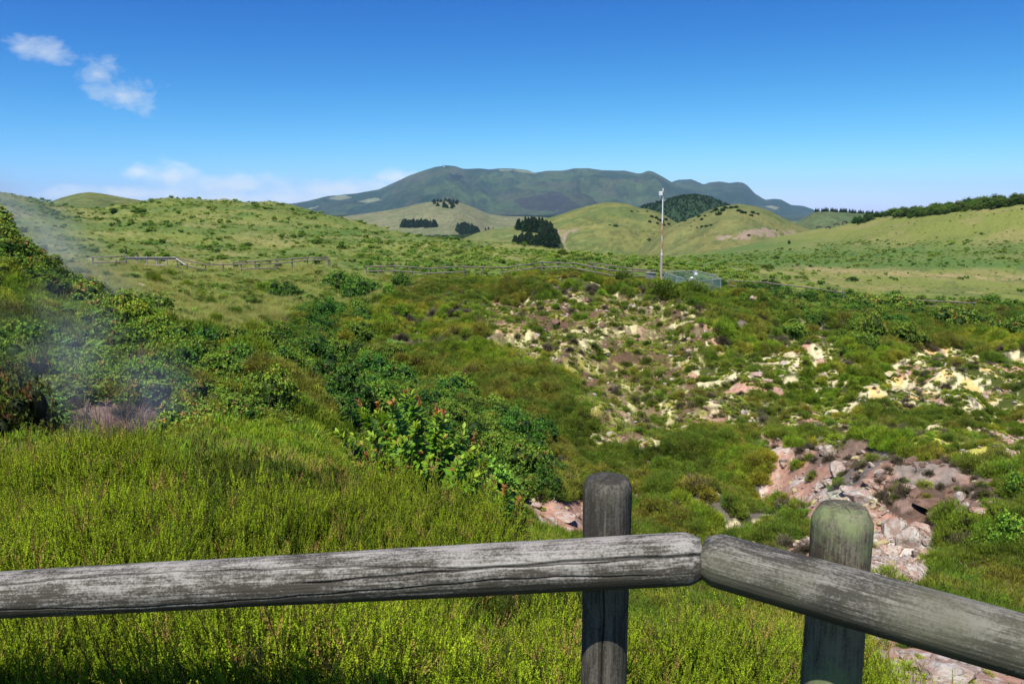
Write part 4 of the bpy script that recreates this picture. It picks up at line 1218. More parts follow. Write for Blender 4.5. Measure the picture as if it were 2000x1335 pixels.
def boxes(name, items, mat, parent=None):
    """items: (centre, half sizes, rotation z)"""
    bm = bmesh.new()
    for c, hsz, rz in items:
        r = bmesh.ops.create_cube(bm, size=2.0, matrix=Matrix.Translation(c) @ Matrix.Rotation(rz, 4, 'Z') @ Matrix.Diagonal((*hsz, 1)))
        bmesh.ops.bevel(bm, geom=list({e for v in r['verts'] for e in v.link_edges}), offset=min(hsz) * .25, segments=1, affect='EDGES')
    me = bpy.data.meshes.new(name); bm.to_mesh(me); bm.free(); me.materials.append(mat)
    return link(name, me, None, parent)

# white boarded ramp on the path
r0_ = at(245, 501, 80); r1_ = at(345, 505, 80)
ramp = empty('ramp_railing', Vector((r0_.x, r0_.y, r0_.z - 1.1))); tag(ramp, 'pale boarded railing of the raised ramp, left part of the path', 'railing'); bpy.context.view_layer.update()
mid = (r0_ + r1_) / 2; ln_ = (r1_ - r0_).length
inv = -ramp.location
def board(nm, c, half, mat=m_deck):
    o = boxes(nm, [(c - ramp.location, half, 0)], mat, ramp); return o
tb = board('top_board', mid + Vector((0, 0, .02)), (ln_ / 2, .10, .04)); tb.rotation_euler = (0, 0, 0)
board('rail_board', mid + Vector((0, .02, -.12)), (ln_ / 2, .025, .09))
board('rail_board', mid + Vector((-.6, .02, -.75)), (ln_ / 2 * .75, .025, .10))
for k in range(6):
    f_ = k / 5; c = r0_.lerp(r1_, f_); board('post', c + Vector((0, .09, -.65)), (.05, .05, .78))
d_ = at(362, 517, 79.5)
sl = link('sloping_board', log_mesh('sloping_board', (d_ - r1_).length, .06, .06, m_deck, 63, nx=10, na=8, ncrack=0, knots=0), None, ramp); lay(sl, r1_ + Vector((0, -.1, 0)), d_)

# ------------------------------------------------------------------ instrument mast and enclosure
def plain(name, col, rough=.5, metal=0.0, noise=None, nscale=6.0):
    N = NT(name); p = N.n('ShaderNodeBsdfPrincipled'); p.inputs['Roughness'].default_value = rough; p.inputs['Metallic'].default_value = metal
    if noise:
        oc = N.n('ShaderNodeTexCoord').outputs['Object']; mp = N.n('ShaderNodeMapping'); N.l(oc, mp.inputs[0]); mp.inputs['Scale'].default_value = (6, 6, 1.2)
        N.l(N.mix(N.mapr(N.noise(mp.outputs[0], nscale, 5, .65), .44, .56), col, noise), p.inputs['Base Color'])
    else:
        oc = N.n('ShaderNodeTexCoord').outputs['Object']
        N.l(N.mix(N.mapr(N.noise(oc, nscale, 4, .6), .35, .75, 0, .35), col, tuple(x * .6 for x in col)), p.inputs['Base Color'])
    N.l(p.outputs[0], N.out.inputs[0]); return N.m
m_white = plain('white_painted_metal', (.72, .72, .70), .45); m_rust = plain('rusty_white_pole', (.55, .52, .47), .7, 0, (.33, .14, .07), .8)
m_brownp = plain('brown_rusted_pipe', (.30, .23, .18), .8, 0, (.38, .33, .28), 1.2); m_black = plain('black_plastic', (.03, .03, .03), .5); m_galv = plain('galvanised_pipe', (.42, .44, .43), .45, .4)
m_panel = plain('grey_slatted_panel', (.20, .20, .20), .6, 0, (.09, .09, .09), 3.0)

def cyl(name, a, b, r, mat, parent, r2=None, n=14):
    bg_ = Bag(); a = Vector(a); b = Vector(b)
    bg_.tube([a[:], (a * .66 + b * .34)[:], (a * .34 + b * .66)[:], b[:]], r, r2 or r, (.5, .5, .5), n)
    # close the ends
    for e, rr, s in ((a, r, -1), (b, r2 or r, 1)):
        d = (b - a).normalized(); s1 = d.cross(Vector((.31, .17, .93))).normalized(); s2 = d.cross(s1)
        ring = [e + (s1 * math.cos(2 * math.pi * k / n) + s2 * math.sin(2 * math.pi * k / n)) * rr for k in range(n)]
        V = [p[:] for p in ring] + [(e + d * s * rr * .3)[:]]
        bg_.add(np.array(V), (.5, .5, .5), t=[[k, (k + 1) % n, n] if s > 0 else [(k + 1) % n, k, n] for k in range(n)])
    me = mesh_np(name, np.vstack(bg_.v), np.vstack(bg_.q), np.vstack(bg_.t), np.vstack(bg_.c), smooth=True); me.materials.append(mat)
    return link(name, me, None, parent)

mb = at(1291, 552, 79); mt = at(1295, 368, 79); mtj = at(1292.3, 497, 79)
mast = empty('instrument_mast', mb); tag(mast, 'tall slender rusty white mast with a small white box near its top', 'mast')
cyl('lower_pipe', (0, 0, -.8), mtj - mb, .13, m_brownp, mast, .115)
cyl('collar', mtj - mb + Vector((0, 0, -.12)), mtj - mb + Vector((0, 0, .12)), .15, m_rust, mast)
j2_ = at(1293.6, 435, 79)
cyl('upper_pole', mtj - mb, j2_ - mb, .085, m_rust, mast, .07)
cyl('top_pole', j2_ - mb, mt - mb, .062, m_white, mast, .045)
bx_ = at(1290.3, 378, 79) - mb
cam_box = boxes('instrument_box', [(bx_ + Vector((0, -.1, 0)), (.13, .18, .20), .3), (bx_ + Vector((-.02, -.12, -.26)), (.08, .08, .06), .3)], m_white, mast)
boxes('black_housing', [(at(1292.8, 376, 79) - mb + Vector((0, -.08, 0)), (.09, .10, .13), 0)], m_black, cam_box)
cyl('crossbar', at(1288, 389.5, 79) - mb, at(1303, 390, 79) - mb, .02, m_galv, mast, n=8)
cyl('crossbar', at(1292.5, 392, 79) - mb, at(1299, 392.5, 79) - mb, .03, m_galv, mast, n=8)

# wire mesh enclosure
N = NT('wire_mesh'); oc = N.n('ShaderNodeTexCoord').outputs['Object']
sxz = N.n('ShaderNodeSeparateXYZ'); N.l(oc, sxz.inputs[0])
def lines(expr):
    return N.math('LESS_THAN', N.math('FRACT', N.math('MULTIPLY', expr, 9.0)), .20)
hx = N.math('ADD', sxz.outputs[0], sxz.outputs[1])
al = N.math('MAXIMUM', lines(N.math('ADD', hx, sxz.outputs[2])), lines(N.math('SUBTRACT', hx, sxz.outputs[2])))
pb = N.n('ShaderNodeBsdfPrincipled'); pb.inputs['Base Color'].default_value = (.22, .36, .34, 1); pb.inputs['Roughness'].default_value = .5
tb_ = N.n('ShaderNodeBsdfTransparent'); mxs = N.n('ShaderNodeMixShader'); N.l(al, mxs.inputs[0]); N.l(tb_.outputs[0], mxs.inputs[1]); N.l(pb.outputs[0], mxs.inputs[2]); N.l(mxs.outputs[0], N.out.inputs[0])
m_wire = N.m
ec = [at(1298, 532, 80), at(1356, 528.5, 84), at(1392, 536, 80), at(1408, 545, 75), at(1365, 549, 71.5), at(1322, 541, 75)]
enc = empty('wire_enclosure', Vector((ec[0].x, ec[0].y, ec[0].z - 1.2))); tag(enc, 'low pipe and wire mesh enclosure around instruments right of the mast', 'enclosure'); o0 = enc.location
for k in range(6):
    a = ec[k]; b = ec[(k + 1) % 6]
    cyl('top_pipe', a - o0, b - o0, .035, m_galv, enc, n=8)
    cyl('corner_post', a - o0 + Vector((0, 0, -1.7)), a - o0 + Vector((0, 0, .08)), .04, m_galv, enc, n=8)
    me = bpy.data.meshes.new('mesh_panel'); dz = Vector((0, 0, -1.45)); e_ = Vector((0, 0, -.03))
    me.from_pydata([(a - o0 + e_)[:], (b - o0 + e_)[:], (b - o0 + dz)[:], (a - o0 + dz)[:]], [], [(0, 1, 2, 3)]); me.materials.append(m_wire); link('mesh_panel', me, None, enc)
p_ = at(1270, 542, 79)
pn = empty('slatted_panel', p_ + Vector((0, 0, -.6))); tag(pn, 'grey slatted panel leaning just left of the mast foot', 'panel')
boxes('slat_board', [(Vector((-.36 + .12 * k, .02 * k, .55)), (.048, .02, .52), .05) for k in range(8)], m_panel, pn)
for zz in (1.08, .1): boxes('frame_bar', [(Vector((.05, -.02, zz)), (.48, .035, .035), .05)], m_galv, pn)
q_ = at(1343, 552, 76)
rg_ = empty('instrument_tube', q_); tag(rg_, 'white tilted instrument tube standing inside the wire enclosure', 'instrument')
cyl('tube', (0, 0, -.05), (.30, 0, .42), .085, m_white, rg_); cyl('bent_head', (.24, 0, .42), (.50, 0, .47), .10, m_white, rg_)
cyl('stand', (.12, .05, -.9), (.15, .05, .15), .03, m_galv, rg_, n=8)
q_ = at(1359, 535, 82); sb = empty('sensor_box', q_); tag(sb, 'small white sensor box on the far corner of the wire enclosure', 'sensor box')
boxes('housing', [(Vector((0, 0, 0)), (.16, .12, .12), .2)], m_white, sb); boxes('bracket', [(Vector((-.12, 0, .2)), (.22, .05, .07), .2)], m_galv, sb); cyl('stand', (0, 0, -1.3), (0, 0, -.1), .03, m_galv, sb, n=8)

# mast on the mountain top
pk = on_hill('mountain', 867, 326)
am = empty('summit_antenna', pk); tag(am, 'thin antenna mast on the highest point of the far mountain', 'antenna')
cyl('mast_pole', (0, 0, -12), (0, 0, 52), 2.4, m_galv, am, 1.2, n=8); boxes('base_building', [(Vector((6, 0, 2)), (9, 6, 7), 0)], m_galv, am)

# ------------------------------------------------------------------ cattle
def cow_mesh(name, mat, graze=True):
    bm = bmesh.new()
    pts_ = [(-1.0, 0, 1.25), (-.5, 0, 1.22), (0, 0, 1.18), (.5, 0, 1.22), (.85, 0, 1.2), (1.2, 0, .85 if graze else 1.45), (1.45, 0, .35 if graze else 1.5),
            (-.9, .22, .9), (-.98, .22, .5), (-.92, .22, 0), (-.9, -.22, .9), (-.98, -.22, .5), (-.92, -.22, 0),
            (.7, .2, .8), (.7, .2, .4), (.72, .2, 0), (.7, -.2, .8), (.72, -.2, .4), (.72, -.2, 0), (-1.15, 0, 1.1), (-1.2, 0, .6)]
    rd = [.30, .36, .38, .36, .32, .17, .12, .17, .09, .07, .17, .09, .07, .15, .08, .07, .15, .08, .07, .05, .03]
    E_ = [(0, 1), (1, 2), (2, 3), (3, 4), (4, 5), (5, 6), (0, 7), (7, 8), (8, 9), (0, 10), (10, 11), (11, 12), (4, 13), (13, 14), (14, 15), (4, 16), (16, 17), (17, 18), (0, 19), (19, 20)]
    me = bpy.data.meshes.new(name); me.from_pydata(pts_, E_, []); me.update()
    o = bpy.data.objects.new(name, me); COL.objects.link(o)
    md = o.modifiers.new('skin', 'SKIN'); ss = o.modifiers.new('sub', 'SUBSURF'); ss.levels = 1
    for v_, r_ in zip(me.skin_vertices[0].data, rd): v_.radius = (r_, r_)
    me.skin_vertices[0].data[2].use_root = True
    bpy.context.view_layer.update()
    ev = o.evaluated_get(bpy.context.evaluated_depsgraph_get()); m2 = bpy.data.meshes.new_from_object(ev)
    bpy.data.objects.remove(o); m2.name = name; m2.materials.clear(); m2.materials.append(mat)
    return m2
m_cow = plain('dark_cow_hide', (.045, .032, .026), .7)
cme = cow_mesh('cow', m_cow)
for (u_, v_, rz_, lab) in [(1599, 441, 2.8, 'dark cow grazing nearest the left end of the right hill'), (1617, 441, .2, 'dark cow lying low in the grass, second from the left'),
                       (1634, 437.5, 2.9, 'dark cow grazing third from the left on the right hill'), (1650, 436, .1, 'dark cow closest to the round bush on the right hill')]:
    p = cast(u_, v_, 150, 600)
    if p is None: p = cast(u_, v_ + 4, 150, 600)
    o = bpy.data.objects.new('cow', cme); COL.objects.link(o); o.location = p + Vector((0, 0, -.05 if rz_ != .2 else -.5)); o.rotation_euler = (0, 0, rz_); o.scale = (1.1,) * 3
    tag(o, lab, 'cow', 'cows on the right hill')

# ------------------------------------------------------------------ the broad-leaved shrub on the brink
def rosette_shrub(name, base, tips, seed, label, matl, matw):
    r = np.random.default_rng(seed)
    root = empty(name, base); tag(root, label, 'shrub')
    bl = Bag(); bw = Bag(); B0 = np.array(base)
    for (tip, red, down) in tips:
        T_ = np.array(tip) - B0
        k1 = np.array([T_[0] * .35, T_[1] * .35, T_[2] * .45]) + r.normal(0, .03, 3)
        s_ = np.linspace(0, 1, 9)[:, None]
        path = (1 - s_) ** 2 * np.array([r.normal(0, .05), r.normal(0, .05), -.25]) + 2 * s_ * (1 - s_) * k1 + s_ ** 2 * T_
        bw.tube(path, .010, .004, (.16, .085, .05), 6)
        nl = 58; back = r.random(nl) ** .8 * down
        tot = np.linalg.norm(path[-1] - path[0]); t_ = np.clip(1 - back / max(tot, .2), .3, 1)
        seg = t_ * 8; i = np.minimum(seg.astype(int), 7); f = (seg - i)[:, None]
        P = path[i] * (1 - f) + path[i + 1] * f
        ax = unit(path[-1] - path[-3])[None]
        an = np.arange(nl) * 2.4 + r.uniform(0, 6); ref = unit(np.cross(ax, [[.2, .9, .1]])); oth = np.cross(ax, ref)
        out = ref * np.cos(an)[:, None] + oth * np.sin(an)[:, None]
        near_tip = np.clip(1 - back / .16, 0, 1)[:, None]
        D = unit(out * (1 - .45 * near_tip) + ax * (.5 + .8 * near_tip) + r.normal(0, .12, (nl, 3)))
        ln = r.uniform(.062, .102, nl) * (1 - .35 * near_tip[:, 0]); wd = ln * r.uniform(.36, .46, nl)
        g = vary((.12, .27, .018), nl, .3, r); y_ = vary((.33, .46, .035), nl, .2, r); rd_ = vary((.44, .19, .06), nl, .3, r)
        col = g * (1 - near_tip) + y_ * near_tip
        if red: mm = (near_tip[:, 0] > .5); col[mm] = rd_[mm]; ln[mm] *= .8; wd[mm] *= .7
        else:
            mm = r.random(nl) < .05; col[mm] = rd_[mm]
        big_leaf_mesh(bl, P, D, np.broadcast_to(ax, (nl, 3)) + 0 * D, ln, wd, col, r)
    link('foliage', bl.mesh('foliage', matl, True), None, root); link('stems', bw.mesh('stems', matw, True), None, root)
    return root

m_shrub = leaf_material('glossy_shrub_leaf', .36, .45, .3, .06, .004)
m_bark = leaf_material('reddish_stem', .0, .7, .2, .1, .01)
TIP = [(700, 795, 1), (738, 800, 1), (792, 772, 1), (818, 790, 1), (765, 792, 1), (852, 806, 1), (868, 812, 1), (800, 812, 1), (690, 860, 0), (662, 858, 0), (725, 862, 0), (760, 850, 0), (785, 868, 0), (830, 850, 0),
       (812, 838, 0), (850, 880, 0), (880, 885, 0), (730, 892, 1), (712, 898, 1), (760, 905, 0), (800, 900, 0), (838, 905, 0), (900, 905, 0), (926, 862, 1), (940, 880, 0), (950, 905, 0), (915, 885, 0), (905, 925, 0),
       (870, 930, 0), (925, 940, 0), (955, 935, 1), (790, 935, 0), (820, 950, 0), (770, 945, 0), (740, 940, 0), (965, 955, 0), (890, 955, 0), (845, 960, 0), (785, 885, 1), (905, 848, 0), (745, 838, 0), (865, 850, 0)]
rs = np.random.default_rng(77)
TIP = TIP + [(u_ + rs.normal(0, 16), v_ + abs(rs.normal(0, 16)) + 8, 0) for u_, v_, r_ in TIP]
tips = [(at(u_, v_ - 12, 6.2 + rs.normal(0, .28) + (v_ < 830) * .2), r_, rs.uniform(.25, .45)) for u_, v_, r_ in TIP]
b0 = at(835, 1000, 6.3); b0.z = float(H(b0.x, b0.y)) 
rosette_shrub('broadleaf_shrub', b0, tips, 5, 'large bright green shrub with orange young leaves on the brink of the near heath bank', m_shrub, m_bark)
TIP2 = [(985, 950, 1), (970, 975, 0), (1000, 985, 0), (985, 1000, 0), (1010, 1010, 0), (960, 1000, 0), (1015, 975, 1), (1028, 1018, 1)]
tips = [(at(u_, v_, 5.2 + rs.normal(0, .12)), r_, .2) for u_, v_, r_ in TIP2]
b0 = at(990, 1060, 5.2); b0.z = float(H(b0.x, b0.y))
rosette_shrub('broadleaf_shrub', b0, tips, 6, 'small broad-leaved shrub at the right foot of the larger one', m_shrub, m_bark)

# ------------------------------------------------------------------ bushes
def put_bush(protos, u_, vb, wpx, hpx, label, group=None, cat='bush', name='bush', dmin=9.5, d=None, tint=(1, 1, 1), par=False):
    p = cast(u_, vb, dmin, 500) if d is None else at(u_, vb, d)
    if p is None: return None
    if d is not None: p.z = float(H(p.x, p.y))
    k = p.y / F_PX
    s = wpx * k / 2.0 * 1.05; hz_ = hpx * k / 1.15
    me = protos[int(rng.integers(0, len(protos)))]
    return plant(name, me, (p.x, p.y, p.z - .12 * hz_), (s, s, hz_), label=label, cat=cat, group=group, tint=tint)

B = [
 (BUSHR, 35, 870, 190, 200, 'big dark bush with orange shoots at the left edge, above the heath bank', 12.0, (.5, .42, .45)),
 (BUSHR, -10, 780, 150, 150, 'dark orange-tipped bush cut by the left edge of the picture', 14.0, (.55, .48, .5)),
 (BUSHR, 60, 750, 120, 120, 'orange-tipped bush behind the big dark one at the left edge', 15.5, (.6, .55, .55)),
 (BUSH, 440, 845, 150, 85, 'bright yellow-green bush just above the heath bank, right of the fumarole hollow', 14.0, (1.35, 1.2, 1)),
 (BUSH, 515, 838, 90, 60, 'bright bush at the foot of the left ridge beside the heath slope', 15.0, (1.3, 1.15, 1)),
 (BUSHR, 370, 765, 120, 80, 'leafy bush in the steam above the fumarole hollow', 17.5, (1.1, 1, 1)),
 (BUSH, 415, 770, 95, 65, 'glossy bush near the tip of the left ridge, left of the heath slope', 18.0, (1.1, 1.05, 1)),
 (BUSH, 290, 770, 130, 110, 'bush half veiled by the steam in the middle of the left slope', 17.0, (1, 1, 1)),
 (BUSH, 250, 640, 110, 80, 'yellowish bush on the crest of the left ridge', None, (1.3, 1.15, .9)),
 (BUSH, 200, 655, 90, 80, 'bush right of the tall ferns on the left ridge', None, (1.25, 1.1, .9)),
 (BUSHD, 555, 580, 72, 50, 'round dark bush alone on the grassy slope below the path fence', None, (1.2, 1.2, 1.1)),
 (BUSHD, 665, 560, 90, 50, 'bush interrupting the path fence, left half of the pair', None, (1.2, 1.2, 1.1)),
 (BUSHD, 700, 580, 90, 62, 'bush interrupting the path fence, right half of the pair', None, (1.1, 1.15, 1.1)),
 (BUSHD, 785, 560, 52, 42, 'bush in front of the path fence above the pale bare bank', None, (1.1, 1.1, 1)),
 (BUSH, 757, 580, 40, 34, 'small bush left of the one in front of the middle fence', None, (1.1, 1.1, 1)),
 (BUSHD, 640, 625, 70, 62, 'upright dark bush over the small pale scar on the slope', None, (1, 1.1, 1)),
 (BUSHD, 610, 640, 60, 44, 'dark bush left of the upright one over the pale scar', None, (1, 1.05, 1)),
 (BUSHD, 660, 770, 150, 110, 'largest dark green bush, filling the gully below the grassy slope', None, (.9, 1, 1)),
 (BUSHD, 720, 740, 110, 80, 'dark bush on the upper right of the gully', None, (.9, 1, 1)),
 (BUSHD, 620, 700, 90, 60, 'dark bush at the upper end of the gully', None, (.95, 1, 1)),
 (BUSH, 740, 800, 110, 80, 'bush behind the orange tips of the large shrub', None, (1, 1, 1)),
 (BUSHD, 1010, 860, 110, 90, 'dark bush at the right end of the gully scrub', None, (1, 1.1, 1)),
 (BUSHD, 1030, 910, 100, 90, 'dense green bush below the gully beside the heath', None, (1.05, 1.15, 1)),
 (BUSHD, 1060, 850, 80, 60, 'dark bush against the heath right of the gully', None, (1, 1.05, 1)),
 (BUSH, 940, 880, 130, 90, 'greyish green bush behind the large near shrub', None, (1.0, .95, 1.1)),
 (BUSH, 880, 830, 90, 60, 'bush among the bracken right of the large shrub tips', None, (1, 1, 1)),
 (BUSHD, 1060, 960, 100, 80, 'dark bush above the pinkish ledge in the middle', None, (.95, 1.05, 1)),
 (BUSHR, 1735, 605, 105, 42, 'large orange-tinged bush beside the end of the low fence', None, (1, 1, 1)),
 (BUSHR, 1680, 605, 80, 42, 'orange-tinged bush left of the large one at the low fence', None, (1, 1, 1)),
 (BUSHR, 1700, 660, 75, 70, 'upright bush above the dry scrub right of the crater', None, (.95, .95, .9)),
 (BUSH, 1660, 585, 50, 30, 'small round bush at the end of the low dark fence', None, (1, 1.05, 1)),
 (BUSH, 1935, 598, 60, 34, 'solitary dark bush at the far right fence piece', None, (.9, 1, 1)),
 (BUSHR, 1860, 640, 120, 55, 'wide bush below the far right fence piece', None, (1, 1, 1)),
 (BUSHR, 1980, 660, 90, 60, 'orange-tipped bush at the right edge below the fence', None, (1, .95, .9)),
 (BUSH, 1980, 1060, 110, 80, 'bright green bush at the right edge beside the rock ledge', None, (1.1, 1.2, 1)),
 (BUSH, 1940, 1070, 80, 60, 'green bush left of the bright one at the right edge', None, (1.0, 1.1, 1)),
 (BUSH, 1990, 960, 70, 60, 'bush at the right edge above the small pale rocks', None, (1, 1.1, 1)),
 (MOUND, 1215, 550, 60, 26, 'dark rounded heath bush in front of the fence, left of the mast', None, (.75, .85, .8)),
 (MOUND, 1295, 575, 80, 34, 'dark rounded heath bush below the foot of the mast', None, (.75, .85, .8)),
 (MOUND, 1355, 580, 75, 36, 'dark rounded heath bush in front of the wire enclosure', None, (.75, .85, .8)),
 (BUSHD, 1410, 562, 30, 26, 'small dark bush at the right corner of the wire enclosure', None, (.9, 1, 1)),
 (BUSHD, 222, 414, 16, 14, 'single dark shrub on the saddle of the left hill', None, (.55, .6, .6)),
 (BUSH, 275, 416, 40, 13, 'flat wide shrub right of the single dark one on the left hill', None, (.8, .8, .8)),
]
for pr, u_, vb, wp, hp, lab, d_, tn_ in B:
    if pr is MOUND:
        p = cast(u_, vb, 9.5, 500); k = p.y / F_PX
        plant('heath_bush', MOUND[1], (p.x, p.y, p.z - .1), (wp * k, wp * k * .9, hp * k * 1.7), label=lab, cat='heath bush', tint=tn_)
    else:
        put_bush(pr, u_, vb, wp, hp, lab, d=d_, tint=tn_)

# scrub that fills the ridge, the gully and the brush right of the crater
def fill(zones, n, protos, wr, label, group, d0, d1, hr=(.55, .85), tintb=(1, 1, 1), s0=-.8, s1=.8, usel=None, name='bush', cat='bush', mind=.5):
    x, y, z = candidates(n * 60, d0, d1, s0, s1, 1.2); zn, u, v = zone_of(x, y, z)
    ok = np.isin(zn, [ZI[q] for q in zones]) & (u > -60) & (u < 2060)
    if usel is not None: ok &= usel(u, v)
    idx = np.flatnonzero(ok); kept = []; P = []
    for i in idx:
        if len(kept) >= n: break
        w_ = rng.uniform(*wr) * (.6 + .4 * min(1, y[i] / 35))
        if any((x[i] - a) ** 2 + (y[i] - b) ** 2 < (mind * (w_ + c) / 2) ** 2 for a, b, c in P): continue
        P.append((x[i], y[i], w_)); kept.append(i)
        me = protos[int(rng.integers(0, len(protos)))]
        f = rng.uniform(.8, 1.25)
        plant(name, me, (x[i], y[i], z[i] - .12), (w_ / 2, w_ / 2, w_ / 2 * rng.uniform(*hr) / .82), label=label, cat=cat, group=group, tint=[q * f for q in tintb])
    return P
fill(['ridge'], 95, BUSH + BUSHR, (1.4, 3.0), 'glossy broadleaf bush in the thicket covering the left ridge', 'bushes of the left ridge', 10.5, 44, hr=(.6, .95), mind=.75)
fill(['scrub'], 62, BUSHD + BUSHD + BUSH, (1.5, 3.2), 'dark bush in the gully between the grassy slope and the central heath', 'bushes of the gully', 18, 62, hr=(.6, 1.0), mind=.7)
fill(['brush'], 85, BUSHR + BUSH + BUSHD, (1.5, 3.2), 'leafy bush in the thicket right of the crater, below the low fence', 'bushes right of the crater', 50, 84, mind=.6)
fill(['grass'], 14, BUSHD + BUSH, (.8, 1.6), 'scattered bush on the grassy slope below the left path fence', 'bushes scattered on the grassy slope', 45, 82, mind=2.5)
# bushes breaking the skyline of the left ridge
for q in range(26):
    u_ = -40 + q * 12.5 + rng.uniform(-4, 4); v_ = np.interp(u_, [-40, 0, 100, 200, 300], [450, 470, 532, 592, 630]) + rng.uniform(4, 30)
    p = cast(u_, v_, 15, 60)
    if p is None: continue
    w_ = rng.uniform(1.3, 2.4)
    plant('bush', (BUSH + BUSHR)[int(rng.integers(0, 7))], p - Vector((0, 0, .15)), (w_ / 2, w_ / 2, w_ * .48), label='leafy bush lining the skyline of the left ridge against the steam and grass', cat='bush', group='bushes on the left ridge skyline', tint=[rng.uniform(.8, 1.15)] * 3)
# bushes behind the path (left hill and brow)
x, y, z = candidates(6000, 86, 135, -.66, .45, 1.2); u, v = project(x, y, z); nn = fbm(x / 6, y / 6, 4, 711)
idx = np.flatnonzero((nn > .54) & (v < 520) | ((u > 1430) & (u < 1640) & (nn > .4)))[:34]
for i in idx:
    w_ = rng.uniform(1.2, 2.6)
    plant('bush', (BUSH + BUSHR)[int(rng.integers(0, 7))], (x[i], y[i], z[i] - .1), (w_ / 2, w_ / 2, w_ * .40), label='bright green bush on the brow just behind the path fence', cat='bush', group='bushes behind the path', tint=[rng.uniform(.9, 1.2)] * 3)
# heath cushions standing singly on the bare ground
fill(['bare'], 120, MOUND, (.5, 1.15), 'olive heath cushion standing on the brown and cream bare ground of the crater', 'heath cushions on the bare ground', 24, 75, hr=(.5, .8), name='heath_cushion', cat='heath', mind=1.2)
for o in [o for o in COL.objects if o.get('group') == 'heath cushions on the bare ground']:
    o.scale = [q * 2 for q in o.scale]
fill(['heathbare', 'creamband', 'rockfield'], 110, MOUND + MOUNDG, (1.0, 2.3), 'heath cushion between the cream and pink crusts on the right side of the crater', 'heath cushions on the right side', 18, 72, hr=(.35, .55), name='heath_cushion', cat='heath', mind=.6)
# ferns seen singly on the left ridge
for (u_, v_, s_, lab) in [(140, 640, 1.5, 'tall upright fern at the centre of the left ridge'), (110, 615, 1.2, 'fern left of the tallest one on the left ridge'), (40, 520, 1.1, 'pale fern near the top of the left ridge'),
                      (165, 590, 1.1, 'fern under the crest of the left ridge'), (100, 690, 1.2, 'fern low on the left ridge above the dark bush'), (150, 690, 1.1, 'fern beside the grey twigs on the left ridge'),
                      (1495, 625, 1.7, 'bright yellow-green fern clump at the crater rim, right of the heath'), (1530, 635, 1.5, 'fern right of the bright clump at the crater rim'), (1515, 650, 1.3, 'fern below the bright clump at the crater rim'),
                      (1560, 615, 1.3, 'fern under the low dark fence')]:
    p = cast(u_, v_, 9.5, 200); plant('fern', FERN_[int(rng.integers(0, 4))], p, s_, label=lab, cat='fern', tint=(1.3, 1.15, 1.0) if u_ > 1000 else (1.05, 1.05, 1.1))
# dead grey twigs
for (u_, v_, s_, lab) in [(150, 880, .9, 'bleached dead branches at the left side of the fumarole hollow'), (215, 850, 1.3, 'tangle of dead brown twigs in the fumarole hollow'), (270, 850, 1.3, 'dry twiggy brush at the back of the fumarole hollow'), (320, 850, 1.2, 'dry brown brush at the right side of the fumarole hollow'),
                      (1610, 650, 1.6, 'grey dead branches sticking up at the right crater rim'), (1650, 640, 1.6, 'dead scrub right of the grey branches at the crater rim'), (1860, 1090, .8, 'pale dead twigs beside the heath below the rock ledge'),
                      (1440, 1045, .9, 'grey dead heath above the left end of the slanting rail'), (800, 770, 1.2, 'grey dead branches among the bracken behind the large shrub'), (1900, 1120, .8, 'dead brush below the bright bush at the right')]:
    p = cast(u_, v_, 9.0, 200)
    if p is not None: plant('dead_branches', TWIG[int(rng.integers(0, 3))], p, s_, label=lab, cat='dead branches', tint=(.62, .40, .28) if u_ < 340 and u_ > 180 else (1, 1, 1))

